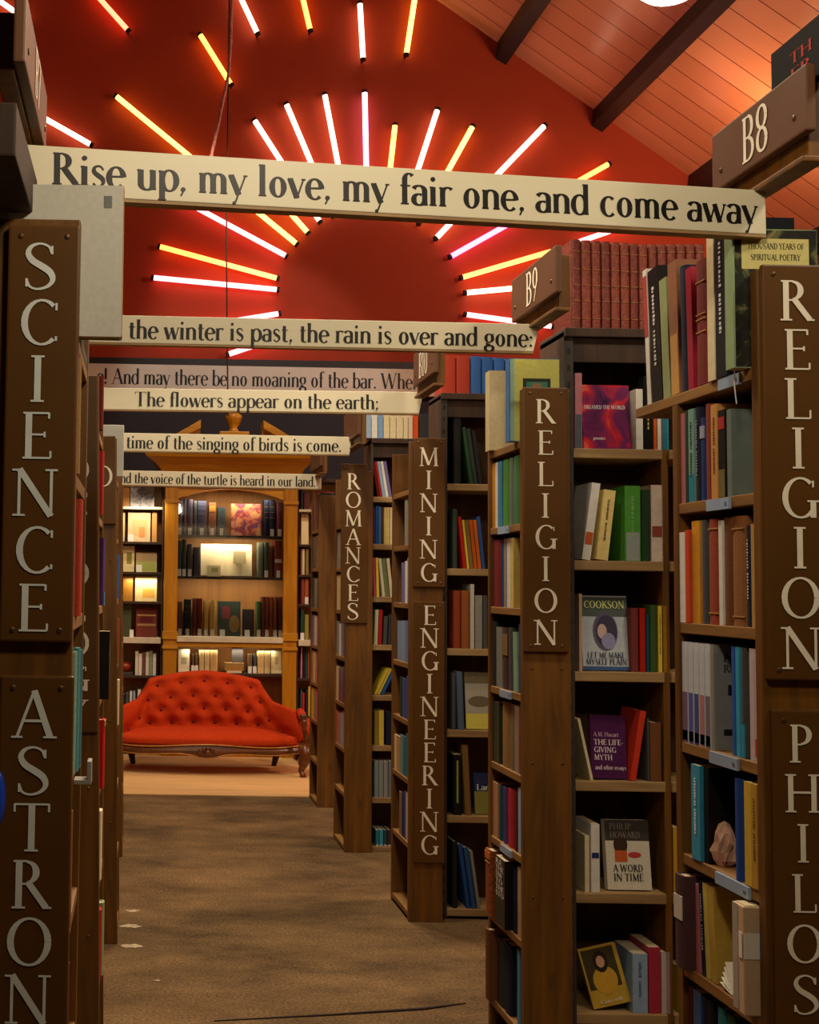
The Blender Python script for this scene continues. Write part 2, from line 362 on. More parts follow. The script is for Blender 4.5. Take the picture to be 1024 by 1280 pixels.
# ------------------------------------------------------------------ a roman sign-writer's alphabet, drawn as broad and thin strokes
def _arc(cx, cy, rx, ry, a0, a1): return ('a', cx, cy, rx, ry, a0, a1)
def _l(x0, y0, x1, y1, k='T'): return ('l', x0, y0, x1, y1, k)
def _s(x, y, h=.13): return ('l', x - h, y, x + h, y, 's')
def _v(x, y, d=.12): return ('l', x, y, x, y + d, 's')
G = {
 'A': (.84, [_l(.1, .02, .42, 1, 't'), _l(.42, 1, .74, .02), _l(.21, .36, .63, .36, 't'), _s(.1, .02, .11), _s(.74, .02, .13)]),
 'B': (.66, [_l(.17, 0, .17, 1), _arc(.32, .755, .2, .235, -90, 90), _arc(.34, .265, .25, .255, -90, 90), _l(.06, .98, .34, .98, 's'), _l(.17, .52, .34, .52, 's'), _l(.06, .02, .36, .02, 's')]),
 'C': (.84, [_arc(.48, .5, .38, .5, 48, 312), _v(.76, .76, .16), _v(.76, .1, .1)]),
 'D': (.84, [_l(.17, 0, .17, 1), _arc(.34, .5, .42, .49, -90, 90), _l(.06, .98, .36, .98, 's'), _l(.06, .02, .36, .02, 's')]),
 'E': (.64, [_l(.17, 0, .17, 1), _l(.06, .98, .56, .98, 's'), _l(.17, .52, .48, .52, 's'), _l(.06, .02, .6, .02, 's'), _v(.56, .86, .13), _v(.6, .02, .15), _v(.48, .46, .12)]),
 'F': (.6, [_l(.17, 0, .17, 1), _l(.06, .98, .56, .98, 's'), _l(.17, .52, .46, .52, 's'), _s(.17, .02), _v(.56, .86, .13)]),
 'G': (.9, [_arc(.48, .5, .38, .5, 48, 318), _l(.76, .02, .76, .42), _s(.76, .42, .13), _v(.76, .76, .16)]),
 'H': (.9, [_l(.17, 0, .17, 1), _l(.73, 0, .73, 1), _l(.17, .52, .73, .52, 't'), _s(.17, .02), _s(.17, .98), _s(.73, .02), _s(.73, .98)]),
 'I': (.36, [_l(.18, 0, .18, 1), _s(.18, .02), _s(.18, .98)]),
 'K': (.82, [_l(.17, 0, .17, 1), _l(.66, .98, .2, .48, 't'), _l(.34, .62, .74, .02), _s(.17, .02), _s(.17, .98), _s(.66, .98, .1), _s(.74, .02, .1)]),
 'L': (.64, [_l(.17, 0, .17, 1), _l(.06, .02, .6, .02, 's'), _s(.17, .98), _v(.6, .02, .2)]),
 'M': (1.04, [_l(.17, .0, .2, 1, 't'), _l(.2, 1, .52, .06), _l(.52, .06, .84, 1, 't'), _l(.84, 1, .88, 0), _s(.17, .02, .1), _s(.18, .98, .1), _s(.86, .98, .1), _s(.88, .02, .12)]),
 'N': (.94, [_l(.16, 0, .16, 1, 't'), _l(.16, 1, .78, .0), _l(.78, 0, .78, 1, 't'), _s(.16, .02, .12), _s(.12, .98, .1), _s(.78, .98, .12)]),
 'O': (.96, [_arc(.48, .5, .4, .5, 0, 360)]),
 'P': (.66, [_l(.17, 0, .17, 1), _arc(.32, .73, .24, .255, -90, 90), _l(.06, .98, .34, .98, 's'), _l(.17, .475, .34, .475, 's'), _s(.17, .02)]),
 'R': (.78, [_l(.17, 0, .17, 1), _arc(.32, .75, .22, .235, -90, 90), _l(.06, .98, .34, .98, 's'), _l(.17, .51, .34, .51, 's'), _l(.36, .52, .7, .02), _s(.17, .02), _s(.72, .02, .08)]),
 'S': (.66, [('p', [(.53, .8, .05), (.48, .93, .05), (.33, .99, .05), (.18, .93, .08), (.12, .78, .11), (.2, .62, .14), (.36, .5, .15), (.51, .37, .14), (.56, .2, .1), (.47, .06, .07), (.3, .0, .05), (.16, .05, .05), (.1, .2, .05)]), _v(.54, .76, .18), _v(.1, .05, .18)]),
 'T': (.78, [_l(.39, 0, .39, 1), _l(.06, .98, .72, .98, 's'), _s(.39, .02), _v(.06, .82, .17), _v(.72, .82, .17)]),
 'U': (.86, [_l(.16, .36, .16, 1), _arc(.42, .36, .26, .36, 180, 360), _l(.68, .36, .68, 1, 't'), _s(.16, .98), _s(.68, .98, .1)]),
 'V': (.84, [_l(.1, .98, .42, 0), _l(.42, 0, .74, .98, 't'), _s(.1, .98), _s(.74, .98, .1)]),
 'W': (1.2, [_l(.1, .98, .36, 0), _l(.36, 0, .6, .9, 't'), _l(.6, .98, .84, 0), _l(.84, 0, 1.1, .98, 't'), _s(.1, .98), _s(1.1, .98, .1)]),
 'Y': (.8, [_l(.1, .98, .4, .46), _l(.4, .46, .7, .98, 't'), _l(.4, 0, .4, .46), _s(.1, .98, .1), _s(.7, .98, .1), _s(.4, .02)]),
 'a': (.52, [_arc(.24, .46, .17, .18, 0, 155), _l(.41, .0, .41, .46), _arc(.24, .18, .16, .18, 60, 330), _l(.41, .02, .5, .02, 's')]),
 'b': (.58, [_l(.12, .0, .12, 1.02), _arc(.31, .32, .2, .33, -160, 160), _l(.02, 1.0, .12, 1.0, 's')]),
 'c': (.5, [_arc(.29, .32, .2, .33, 48, 315)]),
 'd': (.6, [_l(.46, .0, .46, 1.02), _arc(.27, .32, .2, .33, 20, 340), _l(.36, 1.0, .46, 1.0, 's'), _l(.46, .02, .55, .02, 's')]),
 'e': (.53, [_arc(.28, .32, .2, .33, 5, 315), _l(.09, .34, .48, .36, 't')]),
 'f': (.36, [_l(.17, .0, .17, .82), _arc(.3, .82, .13, .2, 40, 180), _l(.04, .62, .34, .62, 's'), _s(.17, .02, .12)]),
 'g': (.52, [_arc(.25, .42, .17, .22, 0, 360), _arc(.25, -.12, .2, .15, 0, 360), _l(.14, .23, .1, .08, 't'), _l(.1, .08, .3, .03), _l(.36, .6, .5, .64, 's')]),
 'h': (.6, [_l(.13, .0, .13, 1.02), _arc(.3, .42, .17, .21, 0, 180), _l(.47, .0, .47, .42), _s(.13, .02, .1), _s(.47, .02, .1), _l(.03, 1.0, .13, 1.0, 's')]),
 'i': (.3, [_l(.14, .0, .14, .62), ('d', .14, .88, .075), _s(.14, .02, .11), _l(.04, .61, .14, .61, 's')]),
 'l': (.3, [_l(.14, .0, .14, 1.02), _s(.14, .02, .11), _l(.04, 1.0, .14, 1.0, 's')]),
 'm': (.88, [_l(.13, 0, .13, .62), _arc(.28, .42, .15, .21, 0, 180), _l(.43, 0, .43, .42), _arc(.58, .42, .15, .21, 0, 180), _l(.73, 0, .73, .42), _s(.13, .02, .1), _s(.43, .02, .1), _s(.73, .02, .1), _l(.03, .61, .13, .61, 's')]),
 'n': (.6, [_l(.13, 0, .13, .62), _arc(.3, .42, .17, .21, 0, 180), _l(.47, 0, .47, .42), _s(.13, .02, .1), _s(.47, .02, .1), _l(.03, .61, .13, .61, 's')]),
 'o': (.58, [_arc(.29, .32, .22, .33, 0, 360)]),
 'p': (.6, [_l(.13, -.3, .13, .62), _arc(.33, .32, .2, .33, -160, 160), _s(.13, -.29, .11), _l(.03, .61, .13, .61, 's')]),
 'r': (.42, [_l(.13, 0, .13, .62), _arc(.29, .42, .16, .21, 45, 180), _s(.13, .02, .11), _l(.03, .61, .13, .61, 's')]),
 's': (.44, [('p', [(.36, .53, .04), (.3, .63, .04), (.2, .65, .05), (.11, .58, .08), (.11, .46, .1), (.22, .35, .12), (.34, .25, .11), (.36, .12, .08), (.28, .02, .05), (.18, .0, .04), (.08, .1, .04)])]),
 't': (.38, [_l(.17, .12, .17, .84), _arc(.29, .14, .12, .14, 180, 300), _l(.04, .62, .34, .62, 's')]),
 'u': (.6, [_l(.13, .2, .13, .62), _arc(.3, .2, .17, .21, 180, 360), _l(.47, .0, .47, .62), _l(.03, .61, .13, .61, 's'), _l(.38, .61, .47, .61, 's'), _l(.47, .02, .56, .02, 's')]),
 'v': (.5, [_l(.06, .62, .26, 0), _l(.26, 0, .45, .62, 't'), _s(.06, .61, .07), _s(.45, .61, .06)]),
 'w': (.76, [_l(.06, .62, .23, 0), _l(.23, 0, .39, .58, 't'), _l(.38, .62, .55, 0), _l(.55, 0, .71, .62, 't'), _s(.06, .61, .07), _s(.71, .61, .06)]),
 'y': (.52, [_l(.06, .62, .28, .0), _l(.47, .62, .17, -.3, 't'), _s(.06, .61, .07), _s(.47, .61, .06), ('d', .15, -.27, .05)]),
 '.': (.24, [('d', .12, .06, .075)]),
 ',': (.24, [('d', .12, .06, .07), _l(.14, .04, .06, -.14, 't')]),
 ';': (.26, [('d', .12, .06, .07), _l(.14, .04, .06, -.14, 't'), ('d', .12, .5, .07)]),
 ':': (.26, [('d', .12, .06, .07), ('d', .12, .5, .07)]),
 '!': (.28, [_l(.14, .28, .14, 1.0), ('d', .14, .06, .075)]),
 '-': (.36, [_l(.05, .36, .31, .36, 't')]),
 ' ': (.3, []),
 '0': (.64, [_arc(.32, .5, .24, .5, 0, 360)]),
 '1': (.4, [_l(.2, 0, .2, 1), _s(.2, .02), _l(.06, .86, .2, .98, 't')]),
 '7': (.62, [_l(.06, .98, .56, .98, 's'), _l(.56, .98, .22, 0), _v(.06, .82, .16)]),
 '8': (.62, [_arc(.31, .76, .19, .235, 0, 360), _arc(.31, .265, .24, .265, 0, 360)]),
 '9': (.64, [_arc(.31, .68, .23, .31, 0, 360), _l(.54, .66, .2, .0, 't')]),
}
def glyph(mb, ch, ox, oy, sx, sy, T=.14, t=.05, P=lambda u, v: (u, 0, v)):
    """adds the flat ribbons of one letter; P maps (across, up) to 3D"""
    w, st = G.get(ch, G[' '])
    p0, p1, p2 = Vector(P(0, 0)), Vector(P(1, 0)), Vector(P(0, 1)); nrm = (p1 - p0).cross(p2 - p0).normalized(); cnt = [0]
    def lift(vs):
        cnt[0] += 1; return [tuple(Vector(v) + nrm * (cnt[0] * 2.5e-5)) for v in vs]
    def ribbon(pts, wid):
        n = len(pts); vs = []
        for i in range(n):
            a = pts[max(i - 1, 0)]; b = pts[min(i + 1, n - 1)]
            dx, dy = b[0] - a[0], b[1] - a[1]; q = math.hypot(dx, dy) or 1
            nx, ny = -dy / q, dx / q
            h = wid[i] / 2
            for sgn in (1, -1):
                vs.append(P(ox + (pts[i][0] + nx * h * sgn) * sx, oy + (pts[i][1] + ny * h * sgn) * sy))
        mb.add(lift(vs), [(2 * i, 2 * i + 1, 2 * i + 3, 2 * i + 2) for i in range(n - 1)])
    for s in st:
        if s[0] == 'l':
            k = {'T': T, 't': t * 1.15, 's': t * .85}[s[5]]
            ribbon([(s[1], s[2]), (s[3], s[4])], [k, k])
        elif s[0] == 'a':
            _, cx, cy, rx, ry, a0, a1 = s
            n = max(6, int(abs(a1 - a0) / 15)); pts = []; wd = []
            for i in range(n + 1):
                a = R(a0 + (a1 - a0) * i / n)
                pts.append((cx + rx * math.cos(a) * (1 - .0), cy + ry * math.sin(a)))
                wd.append(t + (T * 1.04 - t) * abs(math.cos(a)) ** 1.6)
            # keep the curve's outside within its box
            pts = [(cx + (p[0] - cx) * (rx - T * .32) / rx, cy + (p[1] - cy) * (ry - t * .4) / ry) for p in pts] if rx > .2 else pts
            ribbon(pts, wd)
        elif s[0] == 'p':
            c = s[1]; pts = []; wd = []
            for i in range(len(c) - 1):
                p0 = c[max(i - 1, 0)]; p1 = c[i]; p2 = c[i + 1]; p3 = c[min(i + 2, len(c) - 1)]
                for j in range(3):
                    u = j / 3
                    q = [.5 * (2 * p1[d] + (p2[d] - p0[d]) * u + (2 * p0[d] - 5 * p1[d] + 4 * p2[d] - p3[d]) * u * u + (3 * p1[d] - p0[d] - 3 * p2[d] + p3[d]) * u ** 3) for d in (0, 1, 2)]
                    pts.append(q[:2]); wd.append(q[2] * T / .14)
            pts.append(c[-1][:2]); wd.append(c[-1][2] * T / .14)
            ribbon(pts, wd)
        elif s[0] == 'd':
            vs = [P(ox + (s[1] + s[3] * math.cos(2 * math.pi * k / 10)) * sx, oy + (s[2] + s[3] * math.sin(2 * math.pi * k / 10)) * sy) for k in range(10)]
            mb.add(lift(vs), [tuple(range(10))])
    return w
def text_width(txt): return sum(G.get(c, G[' '])[0] for c in txt)
def text(mb, txt, x0, x1, base, cap, P, T=.14, t=.05):
    """one line fitted between x0 and x1"""
    sx = (x1 - x0) / text_width(txt); x = x0
    for c in txt:
        x += glyph(mb, c, x, base, sx, cap, T, t, P) * sx
def column(mb, txt, xc, ztop, pitch, cap, P, T=.128, t=.05, sx=None):
    for i, c in enumerate(txt):
        s = sx or cap * (1.22 if c == 'S' else 1.1)
        glyph(mb, c, xc - G[c][0] * s / 2, ztop - i * pitch - cap, s, cap, T, t, P)

# ------------------------------------------------------------------ the hall
YW = 13.2
def roofz(x): return 10.05 - .70 * abs(x - .5)
structure(MB().box(-7.4, 8.4, -1.2, YW + .2, -.1, 0).build('floor', M_FLOOR))
o = structure(MB().box(-2.4, 6.5, 8.66, YW, .0005, .006).build('trim_1', M_TANFLOOR))
structure(MB().prism([(-7.4, 0), (8.4, 0), (8.4, roofz(8.4)), (.5, 10.05), (-7.4, roofz(-7.4))], 1, YW, YW + .15).build('wall_back', M_RED))
structure(MB().box(-7.5, -7.3, -1.2, YW + .15, 0, roofz(-7.4)).build('wall_left', M_RED))
structure(MB().box(8.3, 8.5, -1.2, YW + .15, 0, roofz(8.4)).build('wall_right', M_RED))
structure(MB().box(-7.29, 8.29, YW - .1, YW - .005, 0, 3.62).build('wall_lower', M_BLACKWALL))
structure(MB().prism([(.5, 10.05), (8.6, roofz(8.6)), (8.6, roofz(8.6) + .12), (.5, 10.17), (-7.6, roofz(-7.6) + .12), (-7.6, roofz(-7.6))], 1, -1.4, YW + .15).build('ceiling', M_ROOF))
for k, xb in enumerate((3.98, 5.06, 6.12, 7.2)):
    zt = roofz(xb) + .03
    structure(MB().prism([(xb - .07, zt + .05), (xb + .07, zt - .05), (xb + .02, zt - .24), (xb - .1, zt - .17)], 1, -1.2, YW - .002).build('trim_%d' % (k + 2), M_RAFTER))
# dark ledge under the red wall
structure(MB().box(-7.29, 8.29, YW - .22, YW - .11, zz(463, YW - .2, 320), zz(450, YW - .2, 320)).build('trim_6', M_RAFTER))

# scuffs on the carpet
def scuff(px, py, w, d, seed, label):
    p = onZ(px, py, 0); rnd = random.Random(seed); n = 14
    vs = [(p.x + w * math.cos(2 * math.pi * k / n) * rnd.uniform(.5, 1), p.y + d * math.sin(2 * math.pi * k / n) * rnd.uniform(.5, 1)) for k in range(n)]
    o = MB().prism(vs, 2, .0005, .002).build('paint_scuff', mat_plain('pale_scuff', (168, 148, 122), .9, 0, .35, 60))
    tag(o, label, 'floor mark')
scuff(166, 1139, .045, .03, 1, 'small pale scuff on the carpet, farthest of three by the left cases')
scuff(163, 1158, .055, .04, 2, 'pale scuff on the carpet, middle of three by the left cases')
scuff(166, 1183, .06, .035, 3, 'pale streaky scuff on the carpet, nearest of three by the left cases')
scuff(196, 1226, .022, .008, 4, 'tiny white paper scrap lying on the open aisle carpet')
o = MB().tube([onZ(268, 1276, .002), onZ(420, 1268, .003), onZ(530, 1261, .003), onZ(582, 1254, .002)], [.002, .004, .006, .003], 6).build('carpet_seam', mat_plain('dark_seam', (46, 32, 24), .9))
tag(o, 'dark raised seam crossing the carpet at the front of the aisle', 'carpet seam')

# ------------------------------------------------------------------ starburst of light tubes on the red wall
YT = YW - .09
TC = {'yellow': (1, .60, .09), 'amber': (1, .38, .05), 'orange': (1, .22, .03), 'pink': (1, .24, .28), 'magenta': (1, .13, .62), 'white': (1, .66, .46), 'violet': (.9, .48, 1), 'red': (1, .15, .07)}
TM = {k: mat_emit('glowing_tube_' + k, v, 5.0) for k, v in TC.items()}
TUBES = [
 ((112, -16), (160, 38), 'red', 'red-orange glowing tube at the top left of the starburst'),
 ((250, 43), (289, 106), 'amber', 'amber glowing tube crossed by the hanging cord'),
 ((292, -22), (322, 42), 'white', 'warm white glowing tube just right of the hanging cord top'),
 ((372, -30), (388, 38), 'amber', 'short amber glowing tube cut off at the top edge'),
 ((450, 4), (454, 74), 'white', 'white upright glowing tube in the outer ring above the violet one'),
 ((519.5, -8), (508, 68), 'yellow', 'yellow glowing tube in the outer ring, right of the top white one'),
 ((-22, -14), (33, 25), 'white', 'white glowing tube passing behind the left bay sign'),
 ((10, 122), (114, 181), 'white', 'white glowing tube emerging beside the left bay sign'),
 ((145, 120), (371, 305), 'yellow', 'long yellow glowing tube slanting behind the nearest verse board'),
 ((318, 150), (400, 277), 'white', 'white glowing tube above the first letter of love'),
 ((358, 130), (417, 270), 'white', 'warm white glowing tube above the middle of the word love'),
 ((406, 118), (434, 265), 'white', 'white glowing tube above the end of love, next to the violet tube'),
 ((456, 115), (459, 262), 'violet', 'violet-white upright glowing tube at the centre of the inner ring'),
 ((494, 156), (482, 264), 'amber', 'short amber glowing tube directly right of the violet tube'),
 ((547, 137), (503, 272), 'white', 'pinkish white glowing tube above the end of the word fair'),
 ((591, 158), (524, 279), 'yellow', 'golden glowing tube above the word one'),
 ((681, 157), (545, 298), 'white', 'long white glowing tube slanting down behind the word and'),
 ((761, 205), (706, 236), 'orange', 'orange glowing tube poking above the right end of the nearest verse'),
 ((222, 247), (358, 320), 'pink', 'pink-red glowing tube slanting below the nearest verse board'),
 ((346, 247), (385, 291), 'yellow', 'short yellowish glowing tube stub under the words my love'),
 ((563, 321), (652, 271), 'magenta', 'magenta glowing tube below the right half of the nearest verse'),
 ((577, 347), (690, 314), 'orange', 'orange glowing tube pointing at the B9 sign top'),
 ((582, 366), (690, 356), 'white', 'white glowing tube pointing at the middle of the B9 sign'),
 ((582, 393), (690, 408), 'pink', 'pinkish white glowing tube just above the words and gone'),
 ((191, 347), (347, 362), 'pink', 'pinkish white glowing tube lying nearly level on the left'),
 ((199, 308), (347, 348), 'orange', 'orange glowing tube above the nearly level pink one'),
 ((200, 416), (349, 392), 'pink', 'pinkish glowing tube half hidden by the winter verse board'),
 ((285, 443), (400, 405), 'pink', 'pink glowing tube end showing under the winter verse board'),
 ((722, 303), (800, 276), 'pink', 'pink glowing tube behind the red leather volumes'),
 ((-40, 240), (8, 266), 'red', 'red-white glowing tube end left of the grey board box'),
]
for a, b, c, lb in TUBES:
    A = onY(*a, YT); B = onY(*b, YT)
    t = thing('light_tube', lb, 'light tube', A, 'light tubes of the starburst')
    MB().tube([(0, 0, 0), B - A], .029, 10).build('tube', TM[c], t)
    d = (B - A).normalized()
    for q, s in ((Vector((0, 0, 0)), -1), (B - A, 1)):
        MB().tube([q - d * s * .012, q + d * s * .02], .032, 10).build('end_cap', M_BLACKCAP, t)
        MB().tube([q, q + Vector((0, .088, 0))], .012, 6).build('wall_clip', M_BLACKCAP, t)

# hanging cord and wire, pendant lamp
YC = 9.0
t = thing('hanging_rope', 'pinkish twisted cord hanging in front of the starburst', 'rope', onY(290, -60, YC))
pts = [(291, -60), (290, 0), (288, 60), (286, 92), (279, 125), (272, 160), (265, 191), (262, 215), (270, 240), (282, 252)]
pts3 = [Vector((onY(291, 0, YC).x, YC, 9.99)) - t.location] + [onY(*p, YC) - t.location for p in pts]
MB().tube(pts3, .012, 8).build('rope_core', M_ROPE, t)
tw = []
for i in range(len(pts3) - 1):
    for k in range(6):
        q = pts3[i].lerp(pts3[i + 1], k / 6); a = (i * 6 + k) * 1.1
        tw.append(q + Vector((math.cos(a) * .012, math.sin(a) * .012, 0)))
MB().tube(tw, .004, 5).build('twisted_strand', M_ROPE, t)
o = MB().tube([(onY(287, 0, YC + .08).x, YC + .08, 9.99), onY(286, 60, YC + .08), onY(283, 300, YC + .08), onY(285, 520, YC + .08)], .006, 6).build('hanging_wire', M_WIRE)
tag(o, 'thin dark wire hanging straight down in front of the red wall', 'wire')
p = onY(838, -14, 6.0)
t = thing('pendant_lamp', 'white glowing pendant lamp at the top edge below the roof boards', 'lamp', p)
MB().lathe((0, 0, 0), [(.05, .26), (.06, .2), (.16, .1), (.17, .0), (.16, .0), (.05, .18)], 28).build('lamp_shade', M_CASE, t, smooth=True)
MB().ball((0, 0, .0), .145, .145, .06, 20, 10).build('bulb', mat_emit('glowing_bulb', (1, .9, .75), 6), t, smooth=True)
MB().tube([(0, 0, .25), (0, 0, 3)], .008, 6).build('flex', M_WIRE, t)

# ------------------------------------------------------------------ bookcases
def signboard(par, base, Y, x0, x1, z0, z1, words, pitch, zfirst, cap, xc, label, mat=M_LETTER, rim=.004):
    """a painted board screwed to a post, facing the camera"""
    b = MB().box(x0, x1, Y - .014, Y - .0005, z0, z1).shift(base).build('signboard', M_SIGN, par, bevel=rim)
    b['label'] = label
    L = MB(); column(L, words, xc, zfirst, pitch, cap, lambda u, v: (u, Y - .0155, v)); L.shift(base).build('lettering', mat, b)
    for sx in (x0 + .022, x1 - .022):
        for sz in (z0 + .02, z1 - .02):
            MB().ball((sx, Y - .0145, sz), .005, .002, .005, 8, 6).shift(base).build('screw', M_SCREW, b)
    return b
def aisle_unit(Yk, XA, side, zs, label, lean=0, top=2.15, width=.39, depth=.155, ext=None, tags=()):
    """case that faces the aisle; side=+1 stands right of the aisle, -1 left; its end panel is the tall post"""
    base = Vector((XA, Yk, 0)); s = side
    t = thing('aisle_bookcase', label, 'bookcase', base, 'bookcases lining the aisle', (0, lean, 0))
    def bx(x0, x1, y0, y1, z0, z1): a, b = sorted((x0 * s, x1 * s)); return MB().box(a, b, y0, y1, z0, z1)
    bx(0, depth, 0, .028, 0, top).build('end_panel', M_POST, t, bevel=.003)
    bx(0, depth, width - .025, width, 0, (zs[0] - .025) if ext else top - .02).build('far_panel', M_POST, t, bevel=.002)
    bx(depth - .012, depth, .028, width - .025, 0, top - .03).build('back_panel', M_BACK, t)
    for k, z in enumerate(zs):
        y1 = width - .025
        if ext and k == 0: y1 = ext
        sh = bx(.002, depth - .012, .028, y1, z - .024, z).build('shelf', M_SHELFY, t, bevel=.002)
        for (kk, ya, yb) in tags:
            if kk == k:
                bx(-.004, .002, ya, yb, z - .026, z - .002).build('label_strip', M_TAGBLUE, sh)
                for q in range(7): bx(-.0048, -.004, ya + .01 + q * (yb - ya - .02) / 7, ya + .01 + (q + .6) * (yb - ya - .02) / 7, z - .018, z - .011).build('strip_print', M_TAGINK, sh) if q < 1 else None
    for zc in (top - .52, top - .9, top - 1.2, top - 1.62):
        for xx in (.03, depth - .03):
            MB().ball((xx * s, -.0005, zc), .0045, .002, .0045, 8, 6).build('screw', M_SCREW, t)
    return t
M_TAGBLUE = mat_plain('pale_blue_label_card', (150, 170, 196), .4)
M_TAGINK = mat_plain('faded_label_print', (90, 104, 140), .6)
ZU = [1.955, 1.70, 1.43, 1.155, .895, .63, .345, .04]
XR, XL = 1.22, -.118
# right of the aisle
U1 = aisle_unit(2.37, XR, 1, [1.955, 1.702, 1.432, 1.165, .917, .672, .42, .04], 'nearest right-hand bookcase with RELIGION and PHILOSOPHY boards on its end', ext=.60, tags=((0, .07, .16), (1, .12, .22), (3, .1, .22), (4, .06, .2)))
U2 = aisle_unit(3.86, XR, 1, [1.985, 1.715, 1.44, 1.165, .905, .65, .385, .1], 'second right-hand bookcase with the smaller RELIGION board on its end', tags=((1, .14, .26), (3, .12, .24), (5, .12, .24)))
U3 = aisle_unit(5.5, XR, 1, ZU, 'third right-hand bookcase with MINING ENGINEERING boards on its end', top=2.175)
U4 = aisle_unit(6.9, XR - .055, 1, [1.87, 1.615, 1.366, 1.095, .83, .575, .327, .03], 'fourth right-hand bookcase with the ROMANCES board on its end', top=2.17)
U5 = aisle_unit(8.27, XR - .01, 1, [1.9, 1.63, 1.35, 1.09, .83, .57, .30, .03], 'fifth right-hand bookcase, plain end panel nearest the red sofa', top=2.13)
# left of the aisle
L1 = aisle_unit(2.05, XL, -1, [1.93, 1.69, 1.44, 1.17, .9, .64, .36, .05], 'nearest left-hand bookcase with SCIENCE and ASTRONOMY boards on its end', top=2.13)
L2 = aisle_unit(3.5, XL + .018, -1, ZU, 'second left-hand bookcase, its SOCIOLOGY board mostly hidden', -.0185, top=2.11)
L3 = aisle_unit(5.1, XL + .036, -1, ZU, 'third left-hand bookcase with half hidden letter O on its end', -.0185, top=2.12)
L4 = aisle_unit(6.7, XL + .03, -1, ZU, 'fourth left-hand bookcase, a sliver beyond the letter O post', -.0185, top=2.1)

def bases(Yk, XA): return Vector((XA, Yk, 0))
def vsign(unit, Yk, XA, words, ytop, ybot, yl0, yl1, pxa, pxb, pxc, label, mat=M_LETTER, side=1):
    """board fitted from the rows of pixels its letters cover"""
    pm = (pxa + pxb) / 2
    z1, z0 = zz(ytop, Yk, pm), zz(ybot, Yk, pm)
    n = len(words)
    a0, a1 = zz(yl0[0], Yk, pm), zz(yl0[1], Yk, pm); b0 = zz(yl1, Yk, pm)
    cap = a0 - a1; pitch = (a0 - b0) / (n - 1)
    xa = onY(pxa, (ytop + ybot) / 2, Yk).x; xb = onY(pxb, (ytop + ybot) / 2, Yk).x
    xc = onY(pxc, (yl0[0] + yl1) / 2, Yk).x
    return signboard(unit, bases(Yk, XA), Yk, xa, xb, z0, z1, words, pitch, a0, cap, xc, label, mat)
vsign(U1, 2.37, XR, 'RELIGION', 333, 850, (353, 403), 784, 952, 1044, 993, 'brown board with RELIGION down it in cream capitals')
vsign(U1, 2.37, XR, 'PHILOSOPHY', 887, 1560, (905, 952), 905 + 62.8 * 9, 966, 1056, 1001, 'brown board with PHILOSOPHY down it, cut by the frame')
vsign(U2, 3.86, XR, 'RELIGION', 485, 815, (500, 530), 775, 653, 709, 680, 'brown board with RELIGION down it in small cream capitals')
vsign(U3, 5.5, XR, 'MINING', 548, 734, (560, 583), 704, 516, 556, 535, 'brown board with MINING down it')
vsign(U3, 5.5, XR, 'ENGINEERING', 752, 1078, (757, 781), 1043, 517, 555, 536, 'brown board with ENGINEERING down it')
vsign(U4, 6.9, XR - .055, 'ROMANCES', 580, 779, (592, 612), 754, 426, 459, 441, 'brown board with ROMANCES down it')
vsign(L1, 2.05, XL, 'SCIENCE', 284, 802, (307, 364), 730, 6, 96, 47, 'brown board with SCIENCE down it in pale capitals', M_LETTERW)
vsign(L1, 2.05, XL, 'ASTRONOMY', 844, 1500, (862, 921), 862 + 71.2 * 8, -6, 87, 38, 'dark brown board with ASTRONOMY down it, cut by the frame', M_LETTERW)
za, zb = zz(470, 3.5, 110), zz(915, 3.5, 110)
b2 = MB().box(-.13, -.003, -.014, -.0005, zb, za).build('signboard', M_SIGN, L2, bevel=.004)
b2['label'] = 'brown board with SOCIOLOGY down it'
q = MB(); column(q, 'SOCIOLOGY', -.064, zz(528, 3.5, 110), zz(528, 3.5, 110) - zz(570.7, 3.5, 110), .077, lambda u, v: (u, -.0155, v)); q.build('lettering', M_LETTER, b2)
b5 = MB().box(-.116, -.005, -.014, -.0005, zz(655, 5.1, 130), zz(545, 5.1, 130)).build('signboard', M_SIGN, L3, bevel=.003)
b5['label'] = 'brown board with a round cream letter half showing'
q = MB(); glyph(q, 'O', -.098, zz(608, 5.1, 130), .088, .088, .13, .05, lambda u, v: (u, -.0155, v)); q.build('lettering', M_LETTER, b5)

# cases that face the camera between the aisle cases
def front_case(Y, x0, x1, zs, label, divs=(), top=None, depth=.24, uw=.03):
    base = Vector((x0, Y, 0)); w = x1 - x0
    t = thing('wall_bookcase', label, 'bookcase', base, 'bookcases facing the camera')
    top = top or zs[0]
    MB().box(0, uw, 0, .05, 0, top - .012).build('metal_upright', M_METAL, t)
    MB().box(0, uw, .05, depth, 0, top - .012).build('side_panel', M_BACK, t)
    MB().box(w - .03, w, 0, depth, 0, top - .012).build('side_panel', M_BACK, t)
    for d in divs:
        MB().box(d - x0, d - x0 + .022, .012, depth - .012, 0, top - .03).build('divider', M_POST, t)
    MB().box(uw, w - .03, depth - .012, depth, 0, top - .012).build('back_panel', M_BACK, t)
    ds = [uw] + [q for d in divs for q in (d - x0, d - x0 + .022)] + [w - .03]
    for k, z in enumerate(zs):
        if k == 0:
            MB().box(0, w, -.012, depth, z - .03, z).build('top_board', M_DARK, t, bevel=.003)
            MB().box(uw, w - .03, .008, .028, z - .11, z - .031).build('top_rail', M_DARK, t)
            continue
        for i in range(0, len(ds), 2):
            MB().box(ds[i], ds[i + 1], 0, depth - .012, z - .032, z).build('shelf', M_SHELF, t, bevel=.003)
    return t
ZF2 = [2.366] + [zz(y, 3.92, 770) for y in (561, 701, 840, 977, 1117, 1268)] + [.02]
